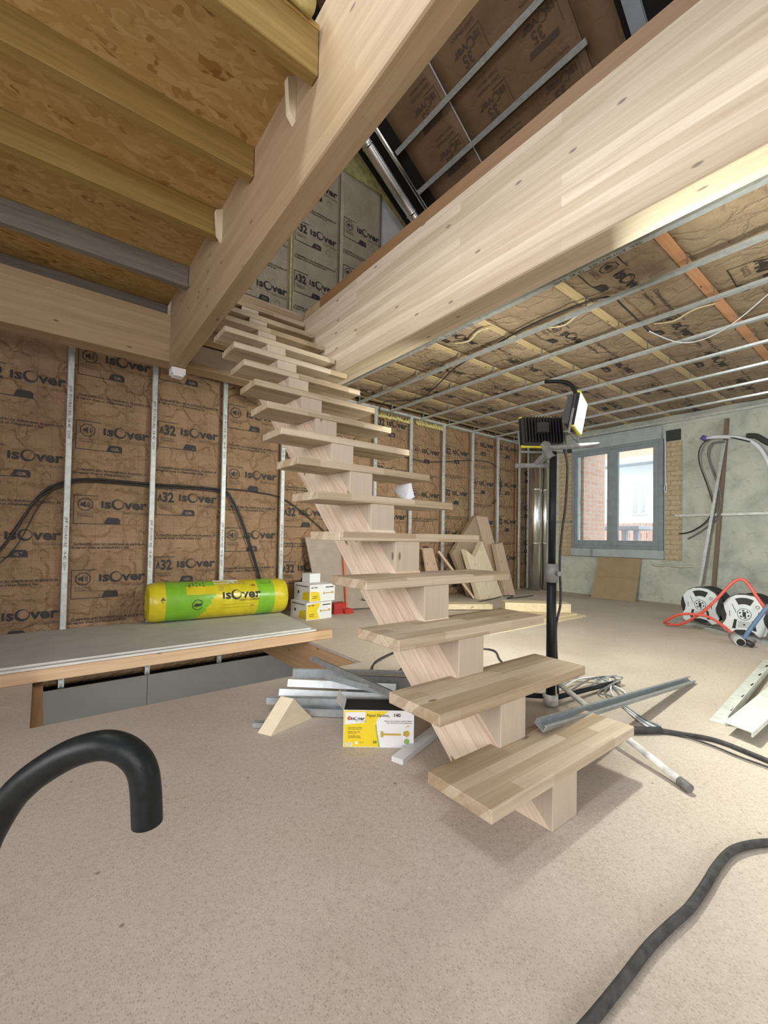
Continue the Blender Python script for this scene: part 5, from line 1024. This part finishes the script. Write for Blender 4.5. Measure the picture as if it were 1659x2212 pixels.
# ------------------------------------------------------------------ reels, hoses, tray at the right
def reel(c, lb):
    c = Vector(c); root = thing('cable_reel', lb, 'cable reel', (c.x, c.y, 0.02), 'cable reels by the plaster wall'); n = Vector((-0.97, 0.10, 0.02)).normalized(); s_ = Vector((0, 0, 1)).cross(n).normalized(); u_ = n.cross(s_)
    M_ = Matrix(((s_.x, n.x, u_.x, c.x), (s_.y, n.y, u_.y, c.y), (s_.z, n.z, u_.z, c.z), (0, 0, 0, 1)))
    mb = MB(); mb.tube([(0, 0, 0), (0, -0.02, 0)], 0.175, 36, smooth=False); mb.build('flange', 'black', root, xf=M_)
    mb = MB(); mb.tube([(0, -0.22, 0), (0, -0.24, 0)], 0.175, 36, smooth=False); mb.build('flange', 'black', root, xf=M_)
    mb = MB(); mb.tube([(0, -0.02, 0), (0, -0.22, 0)], 0.12, 24); mb.build('wound_cable', 'rubber', root, xf=M_)
    # shaped grey front plate, wide shoulders, waist and two feet
    half = [(0.0, 0.165), (0.06, 0.158), (0.115, 0.125), (0.15, 0.075), (0.14, 0.03), (0.125, -0.02), (0.13, -0.06), (0.155, -0.11), (0.14, -0.16), (0.10, -0.175), (0.06, -0.14), (0.0, -0.13)]
    poly = half + [(-x, z) for x, z in half[-2:0:-1]]
    mb = MB(); mb.prism([(x, 0.002, z) for x, z in poly], (0, 0.016, 0))
    pr = Print(mb, lambda u, v: Vector((-u, 0.0195, v)))
    pr.ring(0, 0.0, 0.14, 0.055, 1, 12, a0=R_(62), a1=R_(118)); pr.ring(0, 0, 0.05, 0.004, 1, 24); 
    for k in range(6): pr.ring(0, 0, 0.036, 0.010, 1, 4, a0=R_(60 * k), a1=R_(60 * k + 32))
    pr.rect(-0.012, -0.022, 0.012, 0.02, 1); pr.poly([(-0.085, -0.13), (-0.06, -0.13), (-0.05, -0.05), (-0.07, -0.05)], 1); pr.poly([(0.06, -0.13), (0.085, -0.13), (0.07, -0.05), (0.05, -0.05)], 1)
    pr.rect(-0.045, -0.115, 0.045, -0.06, 2); pr.ring(0, -0.088, 0.008, 0.008, 1, 8); pr.ring(-0.09, 0.07, 0.014, 0.004, 1, 10); pr.poly([(-0.1, 0.03), (-0.095, 0.03), (-0.09, -0.03), (-0.095, -0.03)], 1); pr.poly([(0.085, 0.08), (0.09, 0.08), (0.06, 0.01), (0.055, 0.01)], 1); pr.rect(0.10, -0.03, 0.104, 0.02, 1)
    mb.build('front_plate', ['pale_plastic', 'black', 'grey_plastic'], root, xf=M_)
    return root
reel((5.06, 1.41, 0.205), 'grey and black cable reel, left one of the pair')
reel((4.72, 1.0, 0.205), 'grey and black cable reel, right one of the pair')
mb = MB(); uprail(mb, (5.12, 1.66, 0.001), (4.46, 0.62, 0.001), 0.07, 0.025); tag(mb.build('floor_rail', 'steel'), 'flat grey metal rail on the floor in front of the cable reels', 'metal rail')
cable('air_hose', [(4.50, 1.03, 0.05), (4.56, 1.12, 0.11), (4.60, 1.25, 0.165), (4.62, 1.44, 0.15), (4.66, 1.57, 0.07), (4.72, 1.60, 0.03), (4.70, 1.47, 0.045), (4.62, 1.30, 0.17), (4.58, 1.18, 0.30), (4.60, 1.07, 0.46), (4.62, 1.015, 0.505), (4.62, 0.965, 0.48), (4.60, 0.88, 0.34), (4.6, 0.78, 0.18), (4.6, 0.66, 0.05)], 0.012, 'red', 'red air hose looping in front of the cable reels', 'hose', sub=8)
cable('blue_hose', [(4.58, 0.82, 0.32), (4.52, 0.88, 0.2), (4.46, 0.93, 0.09), (4.42, 0.95, 0.03)], 0.016, 'blue', 'short blue hose leaning down beside the red hose', 'hose')
mb = MB(); mb.tube([(4.30, 0.94, 0.036), (4.50, 1.03, 0.04)], 0.034, 16); mb.tube([(4.298, 0.939, 0.036), (4.29, 0.935, 0.036)], 0.026, 16, 1); mb.tube([(4.36, 0.96, 0.04), (4.34, 0.90, 0.035), (4.33, 0.87, 0.02)], 0.022, 10, 2)
tag(mb.build('hose_connector', ['grey_plastic', 'dark', 'black']), 'grey pipe connector on the floor at the end of the red hose', 'connector')

def tray(p0, p1, w_, h, label, m_, dark_notch=False):
    mb = MB(); mb.sweep([(-w_ / 2, h), (-w_ / 2, 0), (w_ / 2, 0), (w_ / 2, h), (w_ / 2 - 0.003, h), (w_ / 2 - 0.003, 0.003), (-w_ / 2 + 0.003, 0.003), (-w_ / 2 + 0.003, h)], p0, p1)
    return mb, label, m_
mb = MB(); mb.prism([(2.27, 0.55, 0.050), (2.235, 0.45, 0.050), (3.70, 0.42, 0.050), (3.85, 0.54, 0.050)], (0, 0, 0.004)); mb.prism([(2.27, 0.55, 0.034), (2.27, 0.545, 0.034), (3.85, 0.535, 0.034), (3.85, 0.54, 0.034)], (0, 0, 0.016)); mb.prism([(2.235, 0.45, 0.034), (2.235, 0.455, 0.034), (3.70, 0.425, 0.034), (3.70, 0.42, 0.034)], (0, 0, 0.016)); mb.prism([(2.40, 0.535, 0.0), (2.40, 0.475, 0.0), (3.6, 0.44, 0.0), (3.7, 0.525, 0.0)], (0, 0, 0.049), 1)
tag(mb.build('metal_tray', ['tray_steel', 'steel_dark']), 'pale metal cover plate lying at the right photo edge', 'metal plate')
mb = MB(); mb.sweep([(-0.035, 0), (0.035, 0), (0.035, 0.045), (0.032, 0.045), (0.032, 0.003), (-0.035, 0.003)], (2.39, 0.60, 0.001), (3.95, 0.70, 0.001), up=(0, 0, 1)); 
for k in range(5): mb.box(2.6 + 0.28 * k, 0.60 + 0.02 * k, 0.0055, 2.66 + 0.28 * k, 0.608 + 0.02 * k, 0.0065, 1)
tag(mb.build('angle_profile', ['tray_steel', 'dark']), 'long pale angle profile behind the metal plate at the right edge', 'metal profile')
